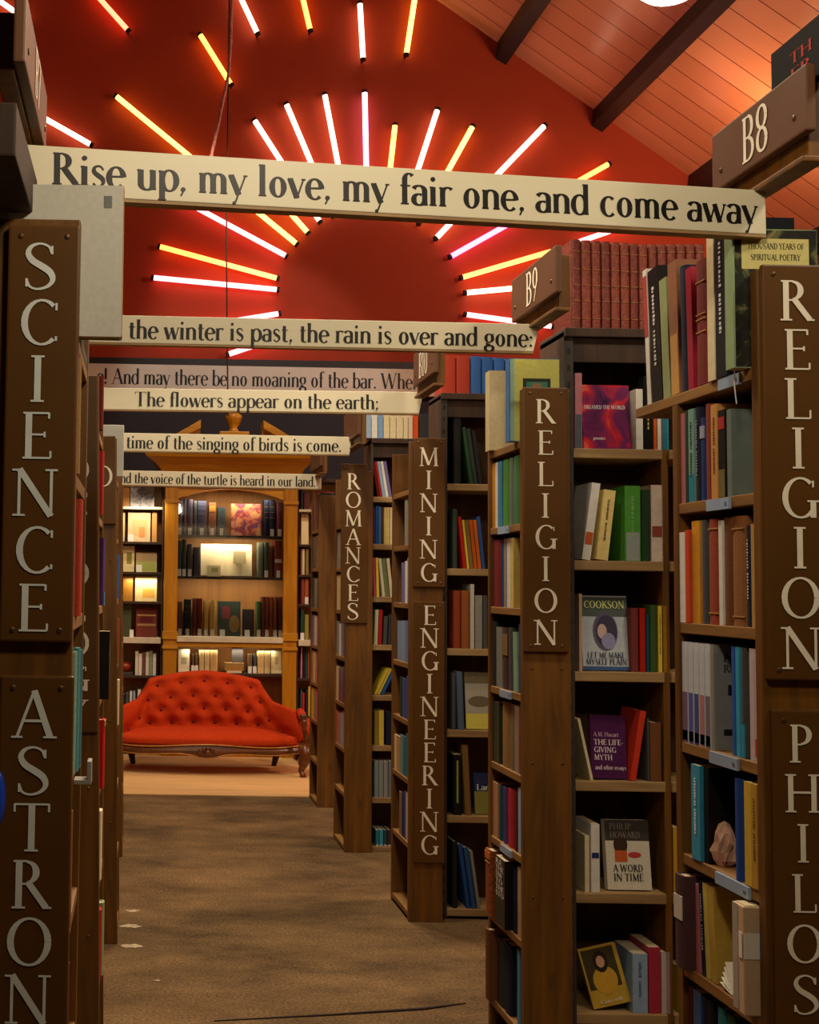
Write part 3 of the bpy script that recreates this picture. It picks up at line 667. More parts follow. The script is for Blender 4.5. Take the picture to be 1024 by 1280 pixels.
F2 = front_case(3.92, 1.378, 2.5, ZF2, 'wall of shelves between the two RELIGION boards, red volumes on top', divs=(1.70,))
ZF3 = [zz(492, 5.56, 590)] + [zz(y, 5.56, 590) for y in (605, 711, 811, 913, 1020)] + [.045]
F3 = front_case(5.56, 1.378, 2.3, ZF3, 'shelves right of MINING ENGINEERING, red and blue volumes on top')
ZF4 = [zz(548, 6.97, 480)] + [zz(y, 6.97, 475) for y in (621, 680, 746, 806, 869, 932, 997)] + [.02]
F4 = front_case(6.97, 1.322, 2.2, ZF4, 'shelves right of ROMANCES, pale paperbacks on top', uw=.012)

# ------------------------------------------------------------------ bay number signs and the blocks they hang on
def bay_sign(X, Ya, Yb, za, zb, words, label, s=1, plain=False):
    """number board lying in the aisle plane (far end Ya, near end Yb) on a timber block"""
    t = thing('bay_sign', label, 'sign', (X, (Ya + Yb) / 2, za))
    base = Vector(t.location)
    b = MB().box(min(0, .02 * s), max(0, .02 * s), Yb - base.y, Ya - base.y, 0, zb - za).build('board', M_BSIGN, t, bevel=.004)
    L = MB(); h = zb - za; wd = text_width(words) * h * .74 * .9
    if s > 0: P = lambda u, v: (-.0015, -u, v)
    else: P = lambda u, v: (.0015, u, v)
    if words: text(L, words, -wd / 2, wd / 2, h * .13, h * .74, P, .13, .055); L.build('lettering', M_LETTER, t)
    for yy in (Yb - base.y + .04, Ya - base.y - .04):
        MB().ball((-.001 * s, yy, h * .3), .002, .006, .006, 8, 6).build('screw', M_SCREW, t)
    MB().box(*sorted((.021 * s, .055 * s)), Yb - base.y + .03, Ya - base.y + .02, -.04 if s > 0 else .0, h - .02).build('mounting_block', M_POST, t, bevel=.003)
    if s > 0: MB().box(*sorted((.004 * s, .05 * s)), Yb - base.y + .02, Ya - base.y - (.0 if s > 0 else .14), -.052, -.0405).build('mounting_rail', M_POST, t, bevel=.003)
    return t
def byX(px, X): return X * FPX / (px - PX0)
bay_sign(XR, byX(897, XR), byX(1018, XR), onX(897, 238, XR).z, onX(897, 165, XR).z, 'B8', 'brown B8 number board at the top right above the nearest verse')
bay_sign(XR, byX(641, XR), byX(697, XR), onX(641, 403, XR).z, onX(641, 350, XR).z, 'B9', 'brown B9 number board beside the red leather volumes')
bay_sign(XR - .02, byX(517, XR - .02), byX(543, XR - .02), onX(517, 488, XR).z, onX(517, 448, XR).z, 'B10', 'small brown B10 number board left of the red and blue volumes')
bay_sign(XR - .055, 7.0, 6.55, onX(437, 558, XR).z, onX(437, 524, XR).z, '', 'plain brown block above the ROMANCES post')
bay_sign(XR - .055, 8.4, 7.95, onX(395, 592, XR).z, onX(395, 566, XR).z, '', 'farthest brown block above the plain post by the sofa')
bay_sign(-.2, 2.27, 1.86, 2.325, 2.44, 'B7', 'pinkish brown B7 number board at the top left corner', -1)
o = MB().box(-.31, -.205, 1.80, 2.2, 2.15, 2.235).build('timber_block', M_DARK, bevel=.004)
tag(o, 'dark timber block at the top left under the B7 board', 'block')
b = onX(985, 72, XR + .02)

# ------------------------------------------------------------------ verse boards spanning the aisle
def verse(A, B, h, th, txt, tx0, tx1, cap, drop, label, mt=M_CREAM, slant=0.0, pre=''):
    """board from A to B (top edge ends); tx0/tx1 along it in metres"""
    A = Vector(A); B = Vector(B); d = (B - A); Ln = d.length; ex = d.normalized()
    ez = Vector((0, 0, 1)); ez = (ez - ex * ez.dot(ex)).normalized(); ey = ez.cross(ex)
    o = MB()
    for yy in (0, 1):
        pass
    P = lambda u, w, v: A + ex * u + ey * w + ez * v
    vs = [P(0, 0, 0), P(Ln - slant, 0, 0), P(Ln, 0, -h), P(0, 0, -h), P(0, th, 0), P(Ln - slant, th, 0), P(Ln, th, -h), P(0, th, -h)]
    base = Vector(((A + B) / 2).to_tuple()) - Vector((0, 0, h))
    o.add(vs, [(0, 1, 2, 3), (7, 6, 5, 4), (0, 4, 5, 1), (1, 5, 6, 2), (2, 6, 7, 3), (3, 7, 4, 0)])
    t = thing('verse_board', label, 'sign board', base, 'painted verse boards across the aisle')
    o.shift(base).build('board', mt, t, bevel=.002)
    u = MB(); u.add([P(0, .001, -h - .0005), P(Ln, .001, -h - .0005), P(Ln, th - .001, -h - .0005), P(0, th - .001, -h - .0005), P(0, .001, -h - .006), P(Ln, .001, -h - .006), P(Ln, th - .001, -h - .006), P(0, th - .001, -h - .006)],
                    [(0, 1, 2, 3), (7, 6, 5, 4), (0, 4, 5, 1), (1, 5, 6, 2), (2, 6, 7, 3), (3, 7, 4, 0)])
    u.shift(base).build('underside', M_SHELF, t)
    if pre:
        k = (tx1 - tx0) / text_width(txt); tx0 -= k * text_width(pre); txt = pre + txt
    L = MB(); text(L, txt, tx0, tx1, -drop - cap, cap, lambda a, v: P(a, -.0015, v), .158, .045)
    L.shift(base).build('lettering', M_INK, t)
    return t
def ypix(y, x): return y
# nearest: its left end is a step nearer than its right
A = onY(26, 180, 2.15); B = onY(957, 238, 2.385); Lr = (B - A).length
def along(A, B, px):
    """distance along A-B of the point seen in column px"""
    lo, hi = 0.0, 1.0
    for _ in range(40):
        mid = (lo + hi) / 2
        if proj(A.lerp(B, mid))[0] < px: lo = mid
        else: hi = mid
    return lo * (B - A).length
verse(A, B, .0905, .03, 'Rise up, my love, my fair one, and come away', along(A, B, 64), along(A, B, 946), .059, .012, 'nearest cream verse board reading Rise up, my love', slant=.0)
A = onY(60, 392, 3.8); B = onY(667, 405, 3.8)
verse(A, B, .089, .028, 'the winter is past, the rain is over and gone:', along(A, B, 161), along(A, B, 670), .06, .014, 'cream verse board reading the winter is past', slant=-.02, pre=', ')
A = onY(70, 484, 5.42); B = onY(524, 490, 5.42)
verse(A, B, .098, .028, 'The flowers appear on the earth;', along(A, B, 168), along(A, B, 474), .066, .016, 'cream verse board reading The flowers appear on the earth', slant=-.02)
A = onY(95, 540, 6.82); B = onY(437, 546, 6.82)
verse(A, B, .103, .028, 'time of the singing of birds is come.', along(A, B, 158), along(A, B, 427), .074, .014, 'cream verse board reading the singing of birds is come', slant=-.015, pre='e ')
A = onY(110, 587, 8.2); B = onY(402, 593, 8.2)
verse(A, B, .1, .028, 'nd the voice of the turtle is heard in our land.', along(A, B, 151), along(A, B, 395), .07, .016, 'farthest cream verse board reading the voice of the turtle', pre='a')
A = onY(-60, 451, YW - .25); B = onY(760, 466, YW - .25)
t = verse(A, B, .29, .03, 'e! And may there be no moaning of the bar. When I put out', along(A, B, 121), along(A, B, 121) + (along(A, B, 516) - along(A, B, 121)) / text_width('e! And may there be no moaning of the bar. Whe') * text_width('e! And may there be no moaning of the bar. When I put out'), .17, .05, 'long chalk-white verse board under the red wall reading no moaning of the bar', M_BANDW)

# ------------------------------------------------------------------ books
C = dict(red=(176, 36, 28), dred=(110, 26, 22), maroon=(84, 28, 30), orange=(206, 98, 34), amber=(206, 146, 50), yellow=(222, 196, 62), cream=(226, 212, 172), white=(226, 224, 216),
         tan=(186, 146, 92), brown=(116, 72, 38), dbrown=(72, 44, 26), lgreen=(150, 162, 116), green=(70, 134, 52), dgreen=(38, 66, 42), teal=(46, 124, 130), dteal=(28, 80, 88), cyan=(62, 160, 196),
         blue=(48, 96, 166), dblue=(34, 54, 110), navy=(28, 34, 58), lblue=(150, 178, 208), purple=(86, 56, 116), violet=(122, 112, 168), pink=(208, 128, 140), grey=(142, 140, 132), dgrey=(76, 78, 80), black=(28, 27, 28), leather=(150, 62, 40), rust=(150, 72, 42))
def cover_mesh(t, d, h, hard=True):
    """two boards joined by a rounded (hardback) or square (paperback) spine; spine on -Y, origin bottom centre of spine"""
    bt = min(.003, t * .16) if hard else .0008
    q = min(.006, t * .22) if hard else .0004
    P = [(-t / 2, d), (-t / 2, q)]
    if hard:
        for k in range(1, 6):
            a = math.pi * k / 6; P.append((-t / 2 * math.cos(a), q * (1 - math.sin(a)) - .0))
    else:
        P += [(-t / 2 + .0004, 0), (t / 2 - .0004, 0)]
    P += [(t / 2, q), (t / 2, d), (t / 2 - bt, d), (t / 2 - bt, q + bt), (-t / 2 + bt, q + bt), (-t / 2 + bt, d)]
    return MB().prism(P, 2, 0, h), bt, q
NB = 0
def book(loc, rz, t, d, h, rgb, lean=0, tilt=0, kind='hard', o={}, group=None):
    """one standing book: cover, page block and whatever the spine carries"""
    global NB; NB += 1
    r = bpy.data.objects.new('book', None); COL.objects.link(r); r.empty_display_size = .05
    z = loc[2]
    if lean: z += abs(math.sin(R(lean))) * t / 2
    r.location = (loc[0], loc[1], z + .0006)
    r.rotation_mode = 'XYZ'
    r.rotation_euler = (R(tilt), R(lean), rz)
    hard = kind in ('hard', 'leather')
    mb, bt, q = cover_mesh(t, d, h, hard)
    mt = M_LEATHER if kind == 'leather' else M_CLOTH if kind == 'hard' else M_JACKET
    cv = mb.build('cover', mt, r, rgb)
    i = .003 if hard else .0006
    MB().box(-t / 2 + bt + .0002, t / 2 - bt - .0002, q + bt + .0006, d - (i if hard else .0003), i, h - i).build('page_block', M_PAGES, r)
    sp = lambda z0, z1, c, n, m=M_PAINT, k=.84: MB().box(-t / 2 * k, t / 2 * k, -.0009, .002, z0, z1).build(n, m, r, c)
    if o.get('top'): sp(h * (1 - o['top'][0]), h * .999, o['top'][1], 'spine_panel')
    if o.get('low'): sp(.001, h * o['low'][0], o['low'][1], 'spine_panel')
    if o.get('label'): sp(h * o['label'][0], h * o['label'][1], o['label'][2], 'spine_label', k=o.get('lk', .84))
    if o.get('bands'):
        for f in o['bands']: sp(h * f, h * f + .003, o.get('bc', (176, 130, 70)), 'gilt_band', k=.8)
    if o.get('ink'):
        rnd = random.Random(NB); L = MB(); zc = h * .86
        n = o.get('n', 20)
        for k in range(n):
            hh = h * .55 / n * rnd.uniform(.45, .85)
            if k != n // 2: L.box(-t * .1, t * rnd.uniform(.04, .1), -.0014, -.0006, zc - hh, zc)
            zc -= h * .6 / n
        L.build('spine_lettering', M_PAINT, r, o['ink'])
    if o.get('slip'):
        MB().box(-.016 - 0, .016, -.005, -.0042, -.004 + .004, .062).build('price_slip', M_WHITE, r)
    return r
ROWS = {}
def finish(r, desc, where, group):
    ROWS.setdefault(where, []).append((r, desc, group))
SHELVES = []
def room(z):
    """clear height above a shelf"""
    for l in SHELVES:
        for i, v in enumerate(l):
            if abs(v - z) < 1e-6: return (l[i - 1] - z - .036) if i else 9
    return 9
def parse(rows):
    out = []
    for q in rows:
        q = list(q)
        lean = q[5] if len(q) > 5 else 0; o = q[6] if len(q) > 6 else {}
        c = C[q[3]] if isinstance(q[3], str) else q[3]
        out.append((q[0], q[1], q[2], c, q[4], lean, o))
    return out
UNITS = ((2.37, 0), (3.86, 0), (5.5, 0), (6.9, 0), (8.27, 0))
def row_aisle(XA, z, rows, where, side=1, dep=.118, inset=.008, kind='hard', ext=0):
    """books whose spines face the aisle; columns of pixels give their places along the shelf"""
    L = []
    for x0, x1, yt, c, desc, lean, o in parse(rows):
        ins = o.get('in', inset); Xs = XA + ins * side
        Y0 = Xs / ray(x0, yt).x * ray(x0, yt).y
        yb = proj((Xs, Y0, z))[1]; ym = (yt + yb) / 2
        a, b = onX(x0, ym, Xs).y, onX(x1, ym, Xs).y
        h = max(.1, min(.36, onX((x0 + x1) / 2, yt, Xs).z - z)) / math.cos(R(lean))
        h = min(h, (room(z) - .006 - abs(math.sin(R(lean))) * .04) / max(.5, math.cos(R(lean))))
        L.append([a, max(.0065, a - b), h, Xs, c, desc, lean, o])
    if not L: return
    yk = min(UNITS, key=lambda u: abs(u[0] + .2 - L[len(L) // 2][0]))[0]
    lo, hi = yk + .0295, yk + .3645 + ext
    # settle the row between the two end panels without changing its order
    lim = lo
    for e in reversed(L):
        near = max(e[0] - e[1], lim); e[0] = near + e[1]; lim = e[0] + .0006
    lim = hi
    for e in L:
        e[0] = min(e[0], lim); lim = e[0] - e[1] - .0006
    if lim < lo - .001:
        k = (hi - lo) / sum(e[1] + .0006 for e in L); y = hi
        for e in L: e[1] *= k; e[0] = y; y -= e[1] + .0006
    for a, t, h, Xs, c, desc, lean, o in L:
        t -= .0012
        if lean: t *= math.cos(R(lean))
        r = book((Xs, a - t / 2, z), R(-90) * side, t, o.get('dep', dep), h - .001, c, lean, 0, o.get('k', kind), o)
        finish(r, desc, where, None)
def row_front(Y, z, rows, where, dep=.15, inset=.012, kind='hard'):
    for x0, x1, yt, c, desc, lean, o in parse(rows):
        Yf = Y + o.get('in', inset)
        yb = proj((hx(x0, Yf), Yf, z))[1]; ym = (yt + yb) / 2
        a, b = onY(x0, ym, Yf).x, onY(x1, ym, Yf).x
        t = max(.005, b - a - .001); h = max(.08, onY(x0, yt, Yf).z - z) / math.cos(R(lean))
        if lean: t *= math.cos(R(lean))
        h = min(h, (room(z) - .004 - abs(math.sin(R(lean))) * .05) / max(.5, math.cos(R(lean))))
        r = book(((a + b) / 2, Yf, z), 0, t, o.get('dep', dep), h - .001, c, lean, 0, o.get('k', kind), o)
        finish(r, desc, where, None)
def faceout(loc, rz, w, h, t, rgb, desc, where, tilt=-8, lean=0, art=(), lines=(), kind='paper', front=None):
    """book shown front cover out, leaning back; art = flat printed patches, lines = printed words"""
    global NB; NB += 1
    r = bpy.data.objects.new('book', None); COL.objects.link(r); r.empty_display_size = .05
    r.location = (loc[0], loc[1], loc[2] + .0008 + abs(math.sin(R(lean))) * w / 2 + abs(math.sin(R(tilt))) * t)
    r.rotation_euler = (R(tilt), R(lean), rz)
    b = .0025 if kind == 'hard' else .001
    cv = MB().prism([(-w / 2, 0), (w / 2, 0), (w / 2, b), (-w / 2 + b, b), (-w / 2 + b, t - b), (w / 2, t - b), (w / 2, t), (-w / 2, t)], 2, 0, h).build('cover', front or (M_CLOTH if kind == 'hard' else M_JACKET), r, rgb)
    MB().box(-w / 2 + b + .0005, w / 2 - .003, b + .0003, t - b - .0003, .002, h - .002).build('page_block', M_PAGES, r)
    lev = 0
    for a in art:
        lev += 1; y1 = -.0003 * lev
        k, u0, u1, v0, v1, c = a[:6]; nm = a[6] if len(a) > 6 else 'cover_picture'
        X0, X1, Z0, Z1 = -w / 2 + u0 * w, -w / 2 + u1 * w, v0 * h, v1 * h
        mt = c if not isinstance(c, tuple) else M_PAINT
        if k == 'r': MB().box(X0, X1, y1 - .0002, y1 + .0003, Z0, Z1).build(nm, mt, r, c if isinstance(c, tuple) else None)
        else:
            n = 20; pr = [((X0 + X1) / 2 + (X1 - X0) / 2 * math.cos(2 * math.pi * i / n), (Z0 + Z1) / 2 + (Z1 - Z0) / 2 * math.sin(2 * math.pi * i / n)) for i in range(n)]
            MB().prism(pr, 1, y1 - .0002, y1 + .0003).build(nm, mt, r, c if isinstance(c, tuple) else None)
    if lines:
        for (txt, u0, u1, v0, vh, c) in lines:
            L = MB(); text(L, txt, -w / 2 + u0 * w, -w / 2 + u1 * w, v0 * h, vh * h, lambda u, v: (u, -.0003 * lev - .0012, v), .17, .07)
            L.build('title_lettering', M_PAINT, r, c)
    finish(r, desc, where, None)
    return r
def fo_front(Y, z, x0, x1, yt, t, *a, off=.03, **k):
    """front-cover-out book on a camera-facing shelf, fitted to its pixels"""
    Yf = Y + off; yb = proj((hx((x0 + x1) / 2, Yf), Yf, z))[1]; ym = (yt + yb) / 2
    A, B = onY(x0, ym, Yf).x, onY(x1, ym, Yf).x; h = onY((x0 + x1) / 2, yt, Yf).z - z
    tl = k.get('tilt', -8)
    h = min(h, room(z) - .004)
    return faceout(((A + B) / 2, Yf, z), 0, B - A, h / math.cos(R(tl)), t, *a, **k)
ORD = ['top', 'second', 'third', 'fourth', 'fifth', 'sixth', 'seventh', 'eighth']

# ---- nearest right-hand aisle case
zU = [1.955, 1.702, 1.432, 1.165, .917, .672, .42, .04]
SHELVES += [zU, ZF2, ZF3, ZF4, ZU]
def wU1(k): return 'on the %s aisle shelf left of large RELIGION' % ORD[k] if k < 3 else 'on the %s aisle shelf left of PHILOSOPHY' % ORD[k]
row_aisle(XR, zU[0], [
 (809, 814, 334, 'white', 'thin white-edged paperback', -4, {'k': 'paper', 'label': (.5, .95, (176, 60, 50))}),
 (815, 828, 333, 'black', 'black jacketed book, white lettering', -4, {'ink': (220, 216, 208), 'k': 'paper'}),
 (829, 838, 346, 'lgreen', 'pale green leaning book', -4, {'k': 'paper'}),
 (839, 850, 325, (150, 104, 78), 'faded pinkish brown book', -3, {'k': 'paper', 'low': (.45, (196, 150, 84))}),
 (851, 859, 331, 'navy', 'dark navy book', -2),
 (860, 867, 333, (160, 40, 60), 'slim crimson book', -2, {'k': 'paper'}),
 (869, 883, 324, (116, 40, 34), 'thick maroon book with gilt bands', 0, {'bands': (.42, .52, .56, .82), 'in': .002}),
 (884, 893, 287, 'cream', 'tall cream-spined book', 0, {'k': 'paper', 'in': -.004}),
 (894, 908, 274, (30, 34, 44), 'tall navy book behind the poetry anthology', 0, {'k': 'paper', 'ink': (210, 210, 205), 'dep': .146, 'in': -.006}),
], wU1(0), ext=.23)
# the anthology whose front cover looks over the RELIGION board
Xs = XR - .032
yb = 2.402; ya = 2.437
hA = onX(914, 287, Xs).z - 1.955
rb = book((Xs, (ya + yb) / 2, 1.955), R(-90), abs(ya - yb) - .001, .172, hA, (150, 174, 130), 0, 0, 'paper', {})
t2 = (abs(ya - yb) - .001) / 2
MB().box(t2, t2 + .0006, .004, .171, .002, hA - .002).build('front_cover', mat_ramp('dark_blossom_print', [(.3, (26, 24, 22)), (.52, (44, 44, 36)), (.6, (92, 100, 60)), (.68, (150, 120, 90))], 18, .35), rb)
MB().box(t2 + .0006, t2 + .001, .018, .155, hA * .71, hA * .93).build('title_panel', M_PAINT, rb, (214, 204, 130))
for txt, a, b2, v in (('THOUSAND YEARS OF', .03, .145, .855), ('SPIRITUAL POETRY', .036, .138, .775)):
    L = MB(); text(L, txt, a, b2, hA * v, hA * .042, lambda u, w: (t2 + .0014, u, w), .17, .07); L.build('title_lettering', M_INK, rb)
finish(rb, 'poetry anthology with yellow title panel', wU1(0), None)
tag(MB().tube([onX(919, 452, XR - .012), onX(918, 480, XR - .014), onX(921, 505, XR - .012)], .0012, 6).build('ribbon_marker', M_LETTERW), 'thin pale ribbon marker hanging below the poetry anthology', 'ribbon')
row_aisle(XR, zU[1], [
 (847, 851, 518, 'pink', 'thin pink paperback', 0, {'k': 'paper'}),
 (852, 857, 513, 'dgreen', 'thin dark green book'),
 (858, 865, 510, (120, 160, 150), 'grey-teal lettered paperback', 0, {'k': 'paper', 'ink': (40, 60, 60), 'low': (.3, (30, 130, 160))}),
 (866, 873, 507, 'navy', 'navy book', 0, {'ink': (150, 150, 170)}),
 (874, 880, 522, 'dblue', 'dark blue book', 0, {'label': (.75, .9, (150, 160, 180))}),
 (881, 888, 495, (134, 60, 40), 'tall red-brown book'),
 (889, 897, 505, (200, 146, 82), 'tan paperback', 0, {'k': 'paper', 'ink': (120, 80, 40)}),
 (898, 907, 512, 'black', 'black paperback with olive arch', 0, {'k': 'paper', 'label': (.78, .92, (170, 40, 36)), 'low': (.32, (110, 100, 50))}),
 (909, 915, 511, (110, 124, 118), 'framed black-covered grey book', 0, {'k': 'paper'}),
], wU1(1))
row_aisle(XR, zU[2], [
 (850, 857, 665, 'white', 'white paperback', 0, {'k': 'paper', 'in': .002}),
 (858, 863, 662, (210, 80, 50), 'thin coral paperback', 0, {'k': 'paper', 'in': .002}),
 (864, 874, 648, (214, 150, 52), 'golden orange book', 0, {'k': 'paper'}),
 (876, 884, 641, 'dgrey', 'dark grey book'),
 (885, 899, 633, (150, 66, 40), 'wide rust cloth book', 0, {'bands': (.1, .9)}),
 (900, 905, 650, 'white', 'thin white book', 0, {'k': 'paper'}),
 (906, 916, 646, 'brown', 'brown cloth book'),
 (917, 935, 643, (142, 92, 48), 'broad tan-brown cloth book', 0, {'bands': (.08, .88)}),
 (937, 944, 656, 'navy', 'navy book with white marks', 0, {'ink': (210, 210, 210)}),
 (945, 953, 654, 'tan', 'tan paperback', 0, {'k': 'paper'}),
], wU1(2))
J = [(853, 860), (861, 867), (868, 874), (875, 881), (882, 888)]
row_aisle(XR, zU[3], [(a, b, 789, (200, 206, 214), 'white journal with coloured foot', 0, {'k': 'paper', 'low': (.5, c), 'in': .004, 'label': (.02, .12, (200, 214, 232))}) for (a, b), c in zip(J, ((120, 96, 116), (90, 90, 170), (70, 80, 140), (180, 120, 120), (120, 110, 120)))] + [
 (889, 893, 792, 'grey', 'grey journal titled Poetry Review', 0, {'k': 'paper', 'in': .004}),
 (915, 919, 801, 'blue', 'blue paperback', 0, {'k': 'paper'}),
 (920, 925, 801, 'cyan', 'pale cyan paperback', 0, {'k': 'paper'}),
 (926, 931, 790, 'dgrey', 'slate book with cyan foot', 0, {'low': (.3, (50, 140, 170))}),
 (942, 948, 806, (200, 180, 180), 'pinkish white paperback', 0, {'k': 'paper'}),
 (949, 955, 812, (190, 170, 176), 'pale mauve paperback', 0, {'k': 'paper', 'label': (.05, .2, (190, 60, 50))}),
], wU1(3))
rb = ROWS[wU1(3)][5][0]
pg = [c for c in rb.children if c.name.startswith('cover')][0]
hh = max(v.co.z for v in pg.data.vertices); tt = max(v.co.x for v in pg.data.vertices)
MB().box(tt, tt + .0005, .006, .117, .004, hh - .004).build('front_cover', M_PAINT, rb, (130, 132, 130))
for q in ((.03, .05, .52, .62), (.055, .085, .42, .6), (.02, .045, .14, .2), (.06, .1, .1, .3)):
    MB().box(tt + .0005, tt + .0009, q[0], q[1], hh * q[2], hh * q[3]).build('cover_picture', M_PAINT, rb, (24, 24, 26))
for txt, v in (('Poetry', .84), ('Review', .74)):
    L = MB(); text(L, txt, .02, .085, hh * v, hh * .07, lambda u, w: (tt + .0013, u, w), .14, .06); L.build('title_lettering', M_INK, rb)
row_aisle(XR, zU[4], [
 (868, 879, 938, (60, 150, 186), 'cyan paperback', 0, {'k': 'paper', 'in': .0, 'ink': (220, 230, 235)}),
 (880, 886, 946, 'black', 'black paperback behind the crumpled wrap', 0, {'k': 'paper'}),
 (917, 926, 952, (34, 70, 150), 'royal blue book', 0, {'in': .0}),
 (933, 942, 975, (214, 180, 66), 'yellow paperback', 0, {'k': 'paper', 'in': .0}),
 (943, 950, 958, (190, 150, 60), 'mustard paperback', 0, {'k': 'paper', 'in': .0, 'ink': (120, 60, 40)}),
], wU1(4))
# crumpled paper wrap tucked between the blue books
rnd = random.Random(5); pc = onX(899, 1045, XR + .03)
w = MB(); n = 16; rings = []
for i, (zf, rr) in enumerate(((0, .018), (.012, .034), (.03, .036), (.05, .03), (.07, .024), (.088, .014), (.094, .002))):
    for k in range(n):
        a = 2 * math.pi * k / n; q = .85 * rr * rnd.uniform(.62, 1.15)
        w.v.append((q * math.cos(a) * .9, q * math.sin(a) * .75, zf))
for i in range(6):
    for k in range(n): w.f.append((i * n + k, i * n + (k + 1) % n, (i + 1) * n + (k + 1) % n, (i + 1) * n + k))
w.f += [tuple(range(n))[::-1], tuple(range(6 * n, 7 * n))]
o = w.build('crumpled_wrap', mat_plain('pinkish_tissue', (214, 168, 140), .5, 0, .2, 30)); o.location = (XR + .038, (onX(889, 1040, XR + .03).y + onX(914, 1040, XR + .03).y) / 2, .9175)
tag(o, 'crumpled pinkish paper wrap beside the royal blue book on the fifth aisle shelf', 'paper wrap')
row_aisle(XR, zU[5], [
 (852, 864, 1081, (84, 56, 60), 'tall plum book with pale label', 0, {'in': -.02, 'dep': .14, 'label': (.52, .78, (206, 200, 190))}),
 (868, 872, 1104, 'pink', 'thin pink book', 0, {'k': 'paper'}),
 (877.5, 882, 1100, 'navy', 'navy paperback', -4, {'k': 'paper', 'ink': (200, 210, 220)}),
 (882.5, 888, 1097, (206, 190, 90), 'pale yellow paperback', -4, {'k': 'paper'}),
 (889, 896, 1099, (190, 160, 70), 'mustard yellow paperback', -4, {'k': 'paper'}),
], wU1(5))
# big slip-cased volume hanging out over the aisle at the front of that shelf
ya, yb = 2.452, 2.404; zb = onX(940, 1265, XR - .02).z; zt = onX(944, 1113, XR - .02).z
tb = thing('slipcased_volume', 'large beige volume with pale label overhanging the low aisle shelf by PHILOSOPHY', 'book', (XR - .027, (ya + yb) / 2, .673))
MB().box(0, .13, -(ya - yb) / 2, (ya - yb) / 2, 0, .211).build('case', M_PAINT, tb, (206, 176, 142), bevel=.003)
MB().box(-.0009, .0, -.0, (ya - yb) / 2 - .004, .006, .211).build('spine_cloth', M_PAINT, tb, (172, 160, 150))
MB().box(.006, .12, -(ya - yb) / 2 + .004, (ya - yb) / 2 - .004, .211, .2125).build('page_block', M_PAGES, tb)
MB().box(-.0016, -.0009, -(ya - yb) / 2 + .006, -.006, .11, .16).build('label_card', M_WHITE, tb)
MB().box(.0, .1, -(ya - yb) / 2 - .001, -(ya - yb) / 2, .11, .16).build('label_card', M_WHITE, tb)
f = MB()
for k in range(5):
    f.add([(0, 0, 0), (.0, .035 + k * .006, .06 - k * .012), (.09, .035 + k * .006, .06 - k * .012), (.09, 0, 0), (0, .001, -.001), (.0, .036 + k * .006, .058 - k * .012), (.09, .036 + k * .006, .058 - k * .012), (.09, .001, -.001)], [(0, 1, 2, 3), (7, 6, 5, 4), (0, 4, 5, 1), (1, 5, 6, 2), (2, 6, 7, 3), (3, 7, 4, 0)])
o = f.build('paper_leaflets', M_WHITE); o.location = (XR + .005, onX(914, 1205, XR).y, .674)
tag(o, 'fanned white leaflets standing beside the large beige volume', 'leaflet')
row_aisle(XR, zU[6], [
 (858, 866, 1216, 'maroon', 'maroon book'), (867, 876, 1226, 'blue', 'bright blue book', 0, {'k': 'paper'}),
 (877, 883, 1228, 'navy', 'navy book'), (884, 890, 1230, 'black', 'black book'), (896, 905, 1238, 'teal', 'teal book'), (907, 918, 1245, 'dgreen', 'dark green book')
], wU1(6))
# dark book lying on the B8 board
tb = thing('book', 'dark book with red lettering standing on the B8 block', 'book', (XR + .03, 2.26, onX(897, 165, XR).z - .0185))
bb = MB().box(0, .03, -.12, .1, 0, .115).build('cover', M_CLOTH, tb, (14, 12, 12), bevel=.001)
MB().box(.002, .028, -.121, .0995, .112, .1155).build('page_block', M_PAGES, tb)
L = MB()
for k in range(2): text(L, 'TH' if k == 0 else 'FR', -.03, .05, .06 - k * .032, .022, lambda u, v: (-.0008, -u, v))
L.build('title_lettering', M_PAINT, tb, (180, 40, 30))

# ---- camera-facing case between the two RELIGION boards
def wF2(k): return 'on the %s shelf between the two RELIGION boards' % ORD[k]
YF = 3.92
ed = [714, 727, 740, 752, 764, 776, 788, 799, 811]
row_front(YF, ZF2[0], [(a + .6, b - .4, 299 + i * .9, (140, 62, 44) if i % 3 else (122, 50, 36), 'worn red leather volume', 0, {'k': 'leather', 'bands': (.1, .3, .48, .66, .86), 'bc': (150, 96, 58)}) for i, (a, b) in enumerate(zip(ed[:-1], ed[1:]))] +
          [(a, b, 305, (128, 56, 40), 'worn red leather volume', 0, {'k': 'leather', 'bands': (.1, .3, .5, .7, .9), 'bc': (150, 96, 58)}) for a, b in ((812, 822), (823, 834), (835, 846), (847, 858), (859, 870), (871, 882))],
          'on top of the case right of B9', dep=.17, inset=-.006)
fo_front(YF, ZF2[1], 730, 790, 481, .02, (150, 40, 60), 'red and blue nebula-covered paperback', wF2(1), tilt=-7, front=mat_ramp('nebula_cover_print', [(.25, (40, 30, 70)), (.45, (120, 40, 90)), (.55, (200, 40, 50)), (.7, (236, 120, 110))], 9, .25, 3, 1.0),
         lines=(('DREAMED THE WORLD', .04, .9, .62, .06, (230, 220, 225)), ('poems', .2, .45, .14, .05, (230, 210, 215))))
